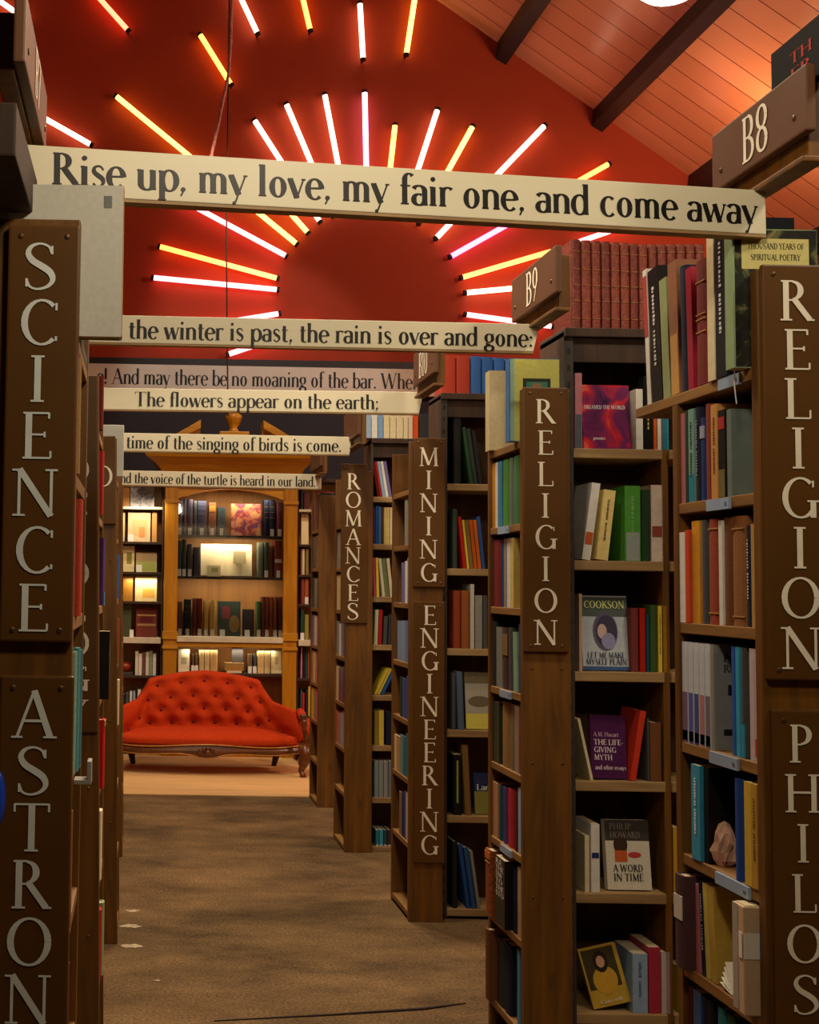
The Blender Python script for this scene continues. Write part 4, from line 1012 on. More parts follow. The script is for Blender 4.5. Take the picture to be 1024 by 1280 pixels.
row_front(YF, ZF2[1], [(719, 728, 466, (196, 130, 140), 'pink spine with grey foot', 0, {'k': 'paper', 'low': (.45, (90, 96, 110))}),
 (795, 804, 486, 'white', 'white paperback with brown portrait', 0, {'k': 'paper'}), (805, 816, 470, 'black', 'black book with yellow lettering', 0, {'k': 'paper', 'ink': (206, 190, 90), 'n': 11}),
 (817, 821, 482, 'orange', 'thin orange paperback', 0, {'k': 'paper'}), (822, 827, 482, 'white', 'thin white paperback', 0, {'k': 'paper'}), (828, 836, 478, 'cyan', 'bright cyan paperback', 0, {'k': 'paper'})], wF2(1))
row_front(YF, ZF2[2], [(727, 738, 604, 'white', 'white paperback with orange leaf', 8, {'k': 'paper', 'label': (.2, .36, (196, 92, 40))}), (745, 760, 613, (236, 214, 140), 'cream-yellow paperback', 7, {'k': 'paper', 'ink': (120, 100, 60)}),
 (781, 801, 607, (84, 158, 62), 'bright green book with grey foot', 0, {'k': 'paper', 'low': (.38, (150, 160, 156)), 'ink': (140, 190, 120)}), (802, 813, 612, 'dgreen', 'dark green cloth book'), (814, 829, 606, (222, 206, 190), 'cream paperback with small red emblem', 0, {'k': 'paper', 'label': (.32, .46, (150, 70, 60))})], wF2(2))
fo_front(YF, ZF2[3], 729, 787, 746, .022, (186, 196, 206), 'COOKSON paperback with woman in oval', wF2(3), tilt=-6,
         art=(('r', .0, 1, .72, .98, (84, 96, 92)), ('r', .0, 1, .0, .05, (60, 90, 140)), ('e', .24, .78, .26, .78, (96, 92, 110)), ('e', .30, .76, .3, .74, (66, 60, 84)), ('e', .34, .54, .42, .62, (204, 176, 170)), ('e', .42, .72, .28, .5, (150, 146, 190))),
         lines=(('COOKSON', .06, .94, .83, .1, (214, 222, 150)), ('LET ME MAKE', .1, .9, .165, .075, (40, 40, 70)), ('MYSELF PLAIN', .06, .94, .075, .075, (40, 40, 70))))
row_front(YF, ZF2[3], [(724, 728, 742, (206, 170, 150), 'pale pink page-edged book', 0, {'k': 'paper'}), (789, 799, 760, (120, 52, 50), 'muted maroon book'), (800, 807, 760, 'red', 'red paperback', 0, {'k': 'paper'}), (808, 812, 768, 'dteal', 'thin teal paperback', 0, {'k': 'paper'}),
 (813, 822, 756, (60, 84, 40), 'olive green book'), (823, 828, 757, 'yellow', 'yellow lettered paperback', 0, {'k': 'paper', 'ink': (60, 60, 50)}), (829, 834, 757, 'amber', 'amber paperback', 0, {'k': 'paper'})], wF2(3))
fo_front(YF, ZF2[4], 740, 784, 897, .02, (76, 30, 76), 'purple book titled The Life-Giving Myth', wF2(4), tilt=-8, lean=1,
         lines=(('A.M. Hocart', .08, .8, .66, .07, (196, 150, 180)), ('THE LIFE-', .08, .92, .53, .085, (226, 206, 216)), ('GIVING', .08, .72, .41, .085, (226, 206, 216)), ('MYTH', .08, .6, .29, .085, (226, 206, 216)), ('and other essays', .1, .98, .14, .07, (214, 190, 200))))
row_front(YF, ZF2[4], [(738, 742, 899, 'cream', 'thin cream-edged book leaning left', -12, {'k': 'paper'}), (787, 795, 889, (206, 60, 38), 'red-orange book leaning right', 9, {'k': 'paper'}), (809.5, 812, 898, 'dgrey', 'thin grey book'), (813, 828, 903, 'brown', 'squat brown book')], wF2(4))
fo_front(YF, ZF2[5], 760, 815, 1029, .03, (214, 208, 188), 'book titled A Word in Time', wF2(5), tilt=-8, kind='hard',
         art=(('r', .0, 1, .7, 1.0, (66, 60, 56)), ('e', .18, .5, .5, .78, (60, 40, 32)), ('r', .2, .48, .4, .56, (196, 90, 40)), ('e', .5, .8, .46, .54, (190, 60, 60))),
         lines=(('PHILIP', .1, .6, .86, .09, (130, 120, 106)), ('HOWARD', .1, .8, .74, .09, (130, 120, 106)), ('A WORD', .14, .82, .26, .1, (40, 34, 30)), ('IN TIME', .14, .82, .13, .1, (40, 34, 30))))
row_front(YF, ZF2[5], [(731, 737, 1044, 'cream', 'thin cream paperback', 0, {'k': 'paper'}), (739, 750, 1030, 'white', 'white book with navy band', 0, {'k': 'paper', 'label': (.5, .58, (40, 50, 110))}), (842, 850, 1034, (206, 156, 50), 'golden book past the divider', 0, {'k': 'paper'})], wF2(5))
fo_front(YF, ZF2[6], 742, 790, 1192, .018, (196, 160, 60), 'yellow paperback with dark-haired woman', wF2(6), tilt=-10, lean=-13,
         art=(('r', .05, .9, .3, .97, (70, 60, 34)), ('e', .18, .82, .2, .66, (206, 160, 50)), ('e', .3, .68, .56, .92, (46, 30, 22)), ('e', .38, .6, .64, .84, (206, 160, 130))), lines=(('Gaskell', .2, .8, .06, .06, (230, 220, 190)),))
row_front(YF, ZF2[6], [(791, 810, 1192, 'lblue', 'pale blue lettered book', 0, {'k': 'paper', 'ink': (90, 110, 140), 'n': 13}), (811, 826, 1184, (176, 50, 70), 'crimson pink book', 0, {'k': 'paper'}), (827, 838, 1190, (200, 180, 180), 'pinkish white book', 0, {'k': 'paper'}), (851, 858, 1210, 'yellow', 'yellow book past the divider', 0, {'k': 'paper'})], wF2(6))

# ---- second right-hand aisle case
z2 = [1.985, 1.715, 1.44, 1.165, .905, .65, .385, .1]
SHELVES.append(z2)
def wU2(k): return 'on the %s aisle shelf left of small RELIGION' % ORD[k]
row_aisle(XR, z2[0], [(598, 603, 470, (200, 184, 140), 'big buff book, title on front', 0, {'k': 'paper', 'dep': .15, 'in': -.015}), (632, 637, 449, (60, 110, 170), 'tall yellow-green book with blue spine', 0, {'k': 'paper', 'dep': .165, 'in': -.026})], wU2(0))
for idx, c, art, lines in ((0, (206, 190, 146), (), (('Go', .52, .72, .72, .07), ('CHRIST', .56, 1.0, .62, .07))), (1, (206, 206, 110), ((.27, .82, .26, .76, (40, 50, 40)), (.34, .76, .56, .72, (60, 130, 110)), (.3, .8, .5, .58, (206, 180, 60)), (.45, .64, .6, .7, (150, 120, 90))), ())):
    rb = ROWS[wU2(0)][idx][0]; cv = rb.children[0]
    cvm = [c2 for c2 in rb.children if c2.name.startswith('cover')][0]
    hh = max(v.co.z for v in cvm.data.vertices); tt = max(v.co.x for v in cvm.data.vertices); dd = max(v.co.y for v in cvm.data.vertices)
    MB().box(tt, tt + .0005, .003, dd - .001, .002, hh - .002).build('front_cover', M_PAINT, rb, c)
    for q in art: MB().box(tt + .0005, tt + .0010 + .0003 * art.index(q), dd * q[0], dd * q[1], hh * q[2], hh * q[3]).build('cover_picture', M_PAINT, rb, q[4])
    for txt, a, b, v, s in lines:
        L = MB(); text(L, txt, dd * a, dd * b, hh * v, hh * s, lambda u, w_: (tt + .001, u, w_)); L.build('title_lettering', M_INK, rb)
    if idx == 1: MB().box(tt + .0005, tt + .0009, .003, dd * .1, .002, hh - .002).build('cover_edge', M_PAINT, rb, (150, 190, 170))
row_aisle(XR, z2[1], [(609, 613, 578, 'amber', 'thin amber paperback', 0, {'k': 'paper'}), (614, 617, 572, 'white', 'thin white paperback', 0, {'k': 'paper'}), (618, 623, 572, (60, 130, 170), 'blue patterned paperback', 0, {'k': 'paper'}), (626, 634, 564, 'green', 'tall green book'), (635, 640, 568, (96, 110, 96), 'grey-green book'), (641, 650, 566, (60, 110, 60), 'mid green book')], wU2(1))
row_aisle(XR, z2[2], [(609, 619, 673, (120, 30, 34), 'dark red cloth book'), (620, 624, 673, 'dblue', 'thin blue book'), (625, 629, 672, 'grey', 'thin grey book', 0, {'k': 'paper'}), (630, 634, 670, 'white', 'thin white book', 0, {'k': 'paper'}), (635, 639, 669, (220, 196, 110), 'yellow-tan book with lettered cover', 0, {'k': 'paper'})], wU2(2))
row_aisle(XR, z2[3], [(609, 614, 770, (30, 40, 42), 'tall black book'), (615, 622, 783, (130, 134, 130), 'grey book', 0, {'k': 'paper'}), (623, 630, 784, 'dbrown', 'dark brown book', 0, {'label': (.55, .9, (130, 100, 60))}), (631, 635, 784, 'dgrey', 'charcoal book'), (642, 647, 790, (130, 170, 140), 'pale green leaning paperback', -2, {'k': 'paper'}), (648, 654, 776, 'dblue', 'dark blue book')], wU2(3))
row_aisle(XR, z2[4], [(616, 624, 877, (46, 64, 46), 'dark green book', 0, {'k': 'paper'}), (627, 636, 872, (150, 110, 60), 'tan-brown book'), (637, 644, 873, (120, 104, 76), 'grey-brown book'), (645, 650, 875, (150, 130, 110), 'pale brown book', 0, {'k': 'paper'}), (651, 656, 875, (110, 30, 44), 'maroon-topped book')], wU2(4))
row_aisle(XR, z2[5], [(616, 622, 978, (190, 140, 110), 'salmon tan book', 0, {'k': 'paper'}), (623, 627, 982, 'dteal', 'slim teal book'), (628, 633, 984, 'purple', 'slim purple book'), (634, 641, 986, (180, 36, 50), 'red book'), (642, 647, 990, 'maroon', 'maroon book'), (651, 657, 980, 'lblue', 'pale blue paperback', 0, {'k': 'paper'})], wU2(5))
row_aisle(XR, z2[6], [(604, 611, 1056, (150, 80, 40), 'brown leather book with orange top', 0, {'in': -.02, 'dep': .14, 'k': 'leather', 'bands': (.8, .86), 'label': (.88, .97, (206, 110, 40))}), (620, 632, 1064, 'black', 'black book with white stacked title', 0, {'in': -.015, 'k': 'paper', 'dep': .135}), (640, 645, 1085, 'navy', 'navy book'), (652, 659, 1088, (190, 160, 120), 'cream-brown book', 0, {'k': 'paper'})], wU2(6))
rb = ROWS[wU2(6)][1][0]; cvm = [c2 for c2 in rb.children if c2.name.startswith('cover')][0]
hh = max(v.co.z for v in cvm.data.vertices); tt = max(v.co.x for v in cvm.data.vertices)
for k, txt in enumerate(('RE', 'THE', 'SW', 'TO', 'THE', 'STO')):
    L = MB(); text(L, txt, -tt * .85, tt * .05 + tt * .27 * len(txt), hh * (.9 - k * .095), hh * .075, lambda u, w_: (u, -.0012, w_), .17, .07); L.build('title_lettering', M_PAINT, rb, (244, 240, 234))
row_aisle(XR, z2[7], [(608, 612, 1163, 'brown', 'thin brown book', 0, {'in': -.02}), (616, 626, 1172, (50, 50, 50), 'big charcoal book'), (627, 634, 1176, 'navy', 'navy book'), (648, 652, 1184, (90, 150, 190), 'pale blue book'), (654, 659, 1192, 'dblue', 'dark blue book')], wU2(7))

# ---- camera-facing case right of MINING ENGINEERING
def wF3(k): return 'on the %s shelf right of MINING ENGINEERING' % ORD[k]
Y3 = 5.56
row_front(Y3, ZF3[0], [(553, 570, 443, (186, 66, 44), 'red bound volume', 0), (571, 588, 444, (176, 60, 40), 'red bound volume'), (589, 602, 445, (52, 98, 168), 'blue bound volume'), (603, 617, 446, (48, 92, 160), 'blue bound volume'), (618, 631, 447, (52, 98, 168), 'blue bound volume'), (632, 645, 448, (50, 94, 160), 'blue bound volume')], 'on top of the case right of B10', inset=-.006)
row_front(Y3, ZF3[1], [(567, 577, 518, 'black', 'black box file'), (588, 592.5, 534, 'dgreen', 'dark green leaning book', -8), (593, 598, 536, (40, 52, 40), 'mossy leaning book', -8), (599, 604, 538, 'black', 'black leaning book', -8)], wF3(1))
row_front(Y3, ZF3[2], [(566, 572, 636, (56, 66, 58), 'grey-green book'), (579, 583.5, 646, 'red', 'bright red leaning paperback', -6, {'k': 'paper'}), (584, 587, 650, 'yellow', 'thin yellow leaning paperback', -6, {'k': 'paper'}), (587.6, 592, 650, (136, 110, 70), 'tan leaning paperback', -6, {'k': 'paper'}), (592.6, 597, 650, 'orange', 'orange leaning paperback', -6, {'k': 'paper'}), (597.6, 602, 650, (214, 110, 40), 'golden orange leaning paperback', -6, {'k': 'paper'}), (602.6, 607, 646, 'blue', 'blue leaning paperback', -6, {'k': 'paper'})], wF3(2))
row_front(Y3, ZF3[3], [(567, 576, 738, (150, 60, 30), 'red-brown book'), (577, 587, 738, (150, 84, 36), 'ginger-brown book'), (588, 593, 730, (190, 190, 176), 'tall pale grey paperback', 0, {'k': 'paper'}), (594, 603, 744, 'grey', 'grey paperback', 0, {'k': 'paper'}), (604, 610, 744, 'dgrey', 'charcoal book')], wF3(3))
row_front(Y3, ZF3[4], [(565, 570, 841, 'dgrey', 'thin charcoal book'), (573, 581, 840, (86, 106, 130), 'slate blue book', -2)], wF3(4))
fo_front(Y3, ZF3[4], 583, 618, 842, .02, (120, 110, 84), 'book with landscape over yellow strip', wF3(4), art=(('r', 0, 1, 0, .27, (214, 206, 90)), ('r', 0, 1, .27, .8, (170, 166, 150)), ('e', .1, .9, .38, .58, (110, 100, 80))))
row_front(Y3, ZF3[5], [(567, 577, 943, 'black', 'black book with yellow-green streak', 0, {'k': 'paper', 'label': (.2, .9, (150, 170, 50)), 'lk': .22}), (582, 590, 932, (130, 96, 50), 'brown leaning book', -3)], wF3(5))
fo_front(Y3, ZF3[5], 594, 622, 968, .02, (40, 50, 90), 'navy book with olive foot reading Land', wF3(5), art=(('r', 0, 1, 0, .55, (130, 130, 60)),), lines=(('Land', .1, .9, .58, .14, (200, 206, 200)),))
row_front(Y3, ZF3[6], [(566, 572, 1052, 'black', 'black book'), (583.5, 588.5, 1056, (34, 76, 140), 'blue leaning book', -8), (590, 595.5, 1060, (40, 84, 140), 'bright blue leaning book', -8), (597, 601, 1064, 'grey', 'grey leaning book', -8)], wF3(6))

# ---- third right-hand aisle case
def wU3(k): return 'on the %s aisle shelf left of MINING ENGINEERING' % ORD[k]
row_aisle(XR, ZU[0], [(511.5, 514, 576, 'yellow', 'small yellow book')], wU3(0))
row_aisle(XR, ZU[1], [(506, 509, 619, 'grey', 'slim grey book', 0, {'k': 'paper'}), (511.5, 514, 650, 'yellow', 'small yellow paperback')], wU3(1))
row_aisle(XR, ZU[2], [(501.5, 506, 703, 'violet', 'dusky violet book'), (506.4, 509, 701, 'white', 'thin white book'), (509.4, 513.5, 697, (150, 176, 176), 'pale teal book')], wU3(2))
row_aisle(XR, ZU[3], [(497, 502, 776, (130, 156, 200), 'pale blue book', 0, {'k': 'paper'}), (502.4, 507, 776, (140, 164, 206), 'sky blue book', 0, {'k': 'paper'}), (507.4, 513, 776, (110, 140, 190), 'mid blue book', 0, {'k': 'paper'})], wU3(3))
row_aisle(XR, ZU[4], [(500, 503, 846, 'dgreen', 'slim green book'), (503.4, 508, 848, (80, 84, 150), 'indigo book'), (508.4, 513.5, 846, 'blue', 'blue book')], wU3(4))
row_aisle(XR, ZU[5], [(493, 496, 918, 'cream', 'cream paperback', 0, {'k': 'paper'}), (496.4, 500, 920, 'tan', 'tan paperback', 0, {'k': 'paper'}), (500.4, 504, 919, (120, 150, 150), 'grey-teal book'), (504.4, 508, 921, 'teal', 'teal book'), (508.4, 513.5, 918, (56, 116, 150), 'steel blue book')], wU3(5))
row_aisle(XR, ZU[6], [(499, 502, 990, (150, 120, 90), 'light brown book'), (502.4, 506, 992, 'dblue', 'dark blue book'), (506.4, 509.5, 990, 'violet', 'lavender book'), (510, 513.5, 993, 'cream', 'cream book', 0, {'k': 'paper'})], wU3(6))

# ---- camera-facing case right of ROMANCES
def wF4(k): return 'on the %s shelf right of ROMANCES' % ORD[k]
Y4 = 6.97
row_front(Y4, ZF4[0], [(452, 457, 517, 'cream', 'cream paperback', 0, {'k': 'paper'}), (457.6, 464, 518, 'lblue', 'pale blue paperback', 0, {'k': 'paper'}), (464.6, 472, 518, 'white', 'white paperback', 0, {'k': 'paper'}), (472.6, 479, 518, (130, 166, 206), 'sky blue paperback', 0, {'k': 'paper'}), (479.6, 487, 518, 'cream', 'cream paperback', 0, {'k': 'paper'}), (487.6, 495, 519, 'cream', 'cream paperback', 0, {'k': 'paper'}),
 (495.6, 504, 519, 'cream', 'cream paperback', 0, {'k': 'paper'}), (504.6, 510, 519, 'cream', 'cream paperback', 0, {'k': 'paper'}), (510.6, 516, 519, (222, 196, 170), 'buff paperback', 0, {'k': 'paper'}), (516.6, 523, 519, (214, 84, 40), 'orange paperback', 0, {'k': 'paper'}), (524, 552, 517, (50, 48, 52), 'wide charcoal box file', 0)], 'on top of the case above ROMANCES shelves', inset=-.006, dep=.12)
row_front(Y4, ZF4[1], [(472, 475, 577, 'dred', 'dark red leaning paperback', -9, {'k': 'paper'}), (475.4, 478, 577, 'red', 'red leaning paperback', -9, {'k': 'paper'}), (478.4, 482, 577, 'lblue', 'pale blue leaning paperback', -9, {'k': 'paper'}), (482.4, 486, 577, 'white', 'white leaning paperback', -9, {'k': 'paper'}), (486.4, 490, 577, 'violet', 'lilac leaning paperback', -9, {'k': 'paper'})], wF4(1))
row_front(Y4, ZF4[2], [(467, 469, 634, 'purple', 'slim purple paperback'), (469.6, 472.5, 632, 'blue', 'blue paperback', 0, {'k': 'paper'}), (473, 477, 633, (70, 130, 196), 'bright blue paperback', 0, {'k': 'paper'}), (477.6, 480, 634, 'brown', 'brown paperback'), (480, 487, 634, (222, 196, 120), 'straw-yellow paperback', 0, {'k': 'paper'}), (487.6, 492, 634, 'cream', 'cream paperback', 0, {'k': 'paper'})], wF4(2))
row_front(Y4, ZF4[3], [(467.5, 470.5, 697, (206, 90, 120), 'pink paperback', -2, {'k': 'paper'}), (471, 474.5, 697, 'yellow', 'yellow paperback', -2, {'k': 'paper'}), (478.2, 481.8, 698, (210, 206, 180), 'ivory leaning paperback', -6, {'k': 'paper'}), (482, 487, 698, (120, 124, 90), 'olive grey leaning paperback', -6, {'k': 'paper'}), (488, 492, 698, 'cream', 'cream paperback', -6, {'k': 'paper'})], wF4(3))
row_front(Y4, ZF4[4], [(467.5, 472, 762, (190, 194, 160), 'pale sage paperback', 2, {'k': 'paper'}), (472.6, 477, 762, 'red', 'red paperback', 2, {'k': 'paper'}), (479, 484, 770, 'dgrey', 'charcoal paperback', 2), (485, 490, 768, (60, 60, 64), 'dark slate paperback', 2)], wF4(4))
row_front(Y4, ZF4[5], [(468, 471, 836, 'yellow', 'yellow leaning paperback', 26, {'k': 'paper'}), (471.5, 475, 836, (206, 190, 80), 'mustard leaning paperback', 26, {'k': 'paper'}), (476, 480, 838, 'blue', 'blue leaning paperback', 26, {'k': 'paper'})], wF4(5))
row_front(Y4, ZF4[6], [(468, 473, 889, (150, 130, 50), 'olive-gold paperback', 0, {'k': 'paper'}), (473.6, 480, 888, (222, 196, 80), 'yellow paperback', 0, {'k': 'paper'}), (483, 490, 890, 'navy', 'navy paperback')], wF4(6))
row_front(Y4, ZF4[7], [(468, 473, 951, (130, 150, 150), 'grey-teal matching paperback', 0, {'k': 'paper'}), (473.6, 479, 951, (140, 150, 150), 'grey matching paperback', 0, {'k': 'paper'}), (479.6, 485, 951, (150, 150, 150), 'pale grey matching paperback', 0, {'k': 'paper'}), (485.6, 491, 951, (120, 130, 136), 'slate matching paperback', 0, {'k': 'paper'})], wF4(7))
row_front(Y4, ZF4[8], [(470, 474, 1010, 'teal', 'teal paperback', 0, {'k': 'paper', 'label': (.02, .1, (210, 210, 200))}), (474.6, 479, 1011, 'cyan', 'bright teal paperback', 0, {'k': 'paper', 'label': (.02, .1, (210, 210, 200))}), (479.6, 484, 1012, 'dteal', 'dark teal paperback', 0, {'label': (.02, .1, (210, 210, 200))}), (484.6, 490, 1012, (70, 40, 50), 'dark plum paperback', 0, {'label': (.02, .1, (210, 200, 200))})], 'on the floor-level shelf right of ROMANCES')

# ---- fourth and fifth right-hand aisle cases
z4 = [1.87, 1.615, 1.366, 1.095, .83, .575, .327, .03]; X4 = XR - .055
SHELVES.append(z4)
def wU4(k): return 'on the %s aisle shelf left of ROMANCES' % ORD[k]
for k, (yt, row) in enumerate(((0, ()), (660, ('grey', 'dgrey', 'violet')), (715, ('cream', 'yellow', 'tan')), (775, ('grey', 'white', 'violet', 'dgrey')), (829, ('cream', 'brown', 'blue', 'navy')), (884, ('orange', 'grey', 'lblue', 'lgreen')))):
    n = len(row)
    row_aisle(X4, z4[k], [(413 + i * 12.4 / n, 413 + (i + 1) * 12.4 / n - .3, yt + (i * 7) % 4, c, {'grey': 'grey book', 'dgrey': 'charcoal book', 'violet': 'lilac book', 'cream': 'cream book', 'yellow': 'yellow book', 'tan': 'tan book', 'white': 'white book', 'brown': 'brown book', 'blue': 'blue book', 'navy': 'navy book', 'orange': 'orange book', 'lblue': 'pale blue book', 'lgreen': 'pale green book'}[c], 0, {'k': 'paper'}) for i, c in enumerate(row)], wU4(k))
X5 = XR - .01; z5 = [1.9, 1.63, 1.35, 1.09, .83, .57, .30, .03]
SHELVES.append(z5)
def wU5(k): return 'on the %s shelf of the case nearest the sofa' % ORD[k]
NM = {'grey': 'grey book', 'dgrey': 'charcoal book', 'violet': 'lilac book', 'cream': 'cream book', 'yellow': 'yellow book', 'tan': 'tan book', 'white': 'white book', 'brown': 'brown book', 'blue': 'blue book', 'navy': 'navy book', 'orange': 'orange book', 'lblue': 'pale blue book', 'lgreen': 'pale green book', 'maroon': 'maroon book', 'dred': 'dark red book', 'black': 'black book', 'dgreen': 'dark green book', 'pink': 'pink book', 'rust': 'rust book', 'dbrown': 'dark brown book'}
for k, (yt, row) in enumerate(((617, ('maroon', 'dred', 'black')), (668, ('black', 'dbrown', 'rust')), (722, ('dgreen', 'grey', 'dgrey')), (768, ('violet', 'white', 'pink')), (812, ('tan', 'cream', 'pink', 'rust')), (858, ('yellow', 'grey', 'pink')))):
    n = len(row)
    row_aisle(X5, z5[k], [(386.5 + i * 9.6 / n, 386.5 + (i + 1) * 9.6 / n - .25, yt + (i * 5) % 4, c, NM[c], 0, {'k': 'paper'}) for i, c in enumerate(row)], wU5(k))

# ---- left-hand aisle cases, seen almost edge on
def rowL(XA, Y0, z, rows, where):
    y = Y0
    for t, h, c, desc, *rest in rows:
        prot = rest[0] if rest else -.012; o = rest[1] if len(rest) > 1 else {}
        gap = o.get('gap', 0); y += gap
        x_ = XA + prot - (.0185 * z if Y0 > 3 else 0)
        r = book((x_, y + t / 2, z + (.003 if Y0 > 3 else 0)), R(90), t - .001, o.get('dep', .125), h, C[c] if isinstance(c, str) else c, o.get('lean', 0), 0, o.get('k', 'hard'), o)
        finish(r, desc, where, None); y += t + .001
zL = [1.93, 1.69, 1.44, 1.17, .9, .64, .36, .05]
def wL1(k): return 'on the %s aisle shelf behind the %s board' % (ORD[k], 'SCIENCE' if k < 4 else 'ASTRONOMY')
rowL(XL, 2.085, zL[1], [(.03, .205, (150, 116, 60), 'olive-tan book', .004), (.04, .2, 'brown', 'brown book')], wL1(1))
rowL(XL, 2.15, zL[2], [(.035, .21, (176, 60, 36), 'red-orange book', .008), (.03, .2, 'grey', 'grey book', .004)], wL1(2))
rowL(XL, 2.12, zL[4], [(.03, .2, (130, 76, 36), 'ochre book', .002)], wL1(4))
rowL(XL, 2.085, zL[3], [(.03, .21, (120, 150, 130), 'grey-green book', .006), (.035, .215, (70, 130, 130), 'teal book', .01), (.03, .21, (40, 104, 120), 'deep teal book', .012)], wL1(3))
rowL(XL, 2.12, zL[5], [(.02, .2, 'dred', 'dark red book', .002)], wL1(5))
rowL(XL, 2.12, zL[6], [(.03, .21, (190, 146, 80), 'tan book', .006), (.03, .19, (96, 24, 24), 'dark red book', .008)], wL1(6))
rowL(XL, 2.085, zL[7], [(.04, .24, (130, 110, 50), 'olive-gold book', .004)], wL1(7))
XL2 = XL + .018
def wL2(k): return 'on the %s aisle shelf behind the SOCIOLOGY board' % ORD[k]
rowL(XL2, 3.56, ZU[0], [(.04, .16, 'dred', 'dark red book', .01)], wL2(0))
rowL(XL2, 3.56, ZU[1], [(.04, .19, 'red', 'bright red book', .01)], wL2(1))
rowL(XL2, 3.56, ZU[2], [(.05, .2, (80, 44, 110), 'purple book with cyan foot', .012, {'low': (.2, (60, 160, 200))})], wL2(2))
rowL(XL2, 3.56, ZU[3], [(.05, .2, 'black', 'black lettered book', .026, {'ink': (120, 130, 130), 'k': 'paper', 'dep': .15})], wL2(3))
rowL(XL2, 3.56, ZU[4], [(.05, .2, (190, 20, 20), 'scarlet book with gilt top', .012, {'label': (.9, .99, (206, 180, 110))})], wL2(4))
rowL(XL2, 3.56, ZU[5], [(.05, .2, 'cream', 'cream book', .004)], wL2(5))
rowL(XL2, 3.56, ZU[6], [(.04, .2, 'red', 'red book', .002), (.04, .21, 'lgreen', 'pale green book', .008)], wL2(6))
def wL3(k): return 'on the %s aisle shelf behind the O board' % ORD[k]
for k, c in ((2, 'blue'), (3, 'rust'), (4, 'cream')):
    rowL(XL + .036, 5.16, ZU[k], [(.05, .19, c, NM[c], .006)], wL3(k))
# big pale book and clutter on top of the SCIENCE case
Yb = 2.08
a, b2 = onY(9, 330, Yb), onY(153, 330, Yb)
t = thing('large_book', 'large pale grey book standing on the case behind the SCIENCE board', 'book', ((a.x + b2.x) / 2, Yb, 1.9315))
w = b2.x - a.x; h = zz(231, Yb, 80) - 1.9315
MB().prism([(-w / 2, 0), (w / 2, 0), (w / 2, .035), (-w / 2, .035), (-w / 2, .031), (w / 2 - .004, .031), (w / 2 - .004, .004), (-w / 2, .004)], 2, 0, h).build('cover', M_PAINT, t, (204, 202, 188), bevel=.0)
MB().box(-w / 2 + .004, w / 2 - .005, .0045, .0305, .003, h - .003).build('page_block', M_PAGES, t)
MB().box(w / 2 - .001, w / 2 + .0012, .001, .034, .002, h - .002).build('spine', M_PAINT, t, (176, 140, 76))
MB().box(w / 2 - .034, w / 2 - .02, -.0008, 0, h * .85, h * .93).build('stamp', M_PAINT, t, (120, 122, 118))
o = MB().box(-.26, -.12, 2.19, 2.4, 1.931, 1.955).build('flat_book', M_CLOTH, None, (90, 84, 76), bevel=.003)
tag(o, 'dark flat book lying beside the large pale grey book', 'book')
# grey framed card behind the O board
o = MB().box(XL - .075, XL + .026, 5.16, 5.18, 1.961, zz(531, 5.16, 138)).build('white_board', M_PAINT, None, (190, 192, 182), bevel=.003)
tag(o, 'white framed card standing behind the O board', 'board')
o = MB().prism([(-.125, 0), (-.085, 0), (-.085, .06), (-.095, .06), (-.095, .012), (-.125, .012)], 1, 2.2, 2.26); o = o.build('shelf_clip', mat_plain('grey_white_plastic', (150, 146, 134), .5), bevel=.002); o.location = (-.02, .66, 1.135); o.scale = (.8, .7, .7)
tag(o, 'small white plastic shelf clip below the teal books', 'clip')
p = onY(-2, 998, 2.03)
o = MB().ball((0, 0, 0), .012, .012, .045, 14, 10).build('blue_tag', mat_plain('bright_blue_plastic', (30, 70, 190), .3), smooth=True); o.location = p
tag(o, 'bright blue plastic edge at the left of ASTRONOMY', 'tag')

# ------------------------------------------------------------------ glazed golden oak bookcase behind the sofa
YB = 10.6
def bX(px): return hx(px, YB) + .0
def bx_(px, py): return onY(px, py, YB).x
def bz(py, px=290): return zz(py, YB, px)
xl0, xl1, xr0, xr1 = bx_(205, 720), bx_(222, 720), bx_(354, 720), bx_(371, 720)
xm = (xl0 + xr1) / 2
base = Vector((xm, YB, 0))
K = thing('glazed_bookcase', 'tall golden oak bookcase with glass door and broken pediment behind the red sofa', 'bookcase', base)
def kb(x0, x1, y0, y1, z0, z1, name, mt, par=K, bev=.004): return MB().box(x0, x1, y0, y1, z0, z1).shift(base).build(name, mt, par, bevel=bev)
zt = bz(592); zcap = bz(609)
DEP = .34
for x0, x1 in ((xl0, xl1), (xr0, xr1)):
    q = kb(x0, x1, YB - .03, YB + .03, 0, zcap, 'pilaster', M_OAK)
    for py in (626, 808):
        kb(x0 - .008, x1 + .008, YB - .042, YB - .03, bz(py + 4), bz(py), 'collar', M_OAKX, q, .003)
    kb(x0 - .008, x1 + .008, YB - .042, YB - .03, bz(800), bz(790), 'block', M_OAKX, q, .003)
kb(xl0, xl0 + .03, YB + .03, YB + DEP, 0, zt, 'side_panel', M_OAK)
kb(xr1 - .03, xr1, YB + .03, YB + DEP, 0, zt, 'side_panel', M_OAK)
kb(xl0 + .03, xr1 - .03, YB + DEP - .02, YB + DEP, 0, zt, 'back_panel', M_INSIDE)
kb(xl0 + .03, xr1 - .03, YB - .01, YB + DEP - .02, 0, bz(905), 'base_cupboard', M_OAKX)
# arched head rail
ar = [(xl1, zcap), (xl1, bz(627))]
for i in range(17):
    u = i / 16; x = xl1 + (xr0 - xl1) * u
    ar.append((x, bz(625) + (bz(612) - bz(625)) * math.sin(math.pi * u) ** .8))
ar += [(xr0, bz(627)), (xr0, zcap)]
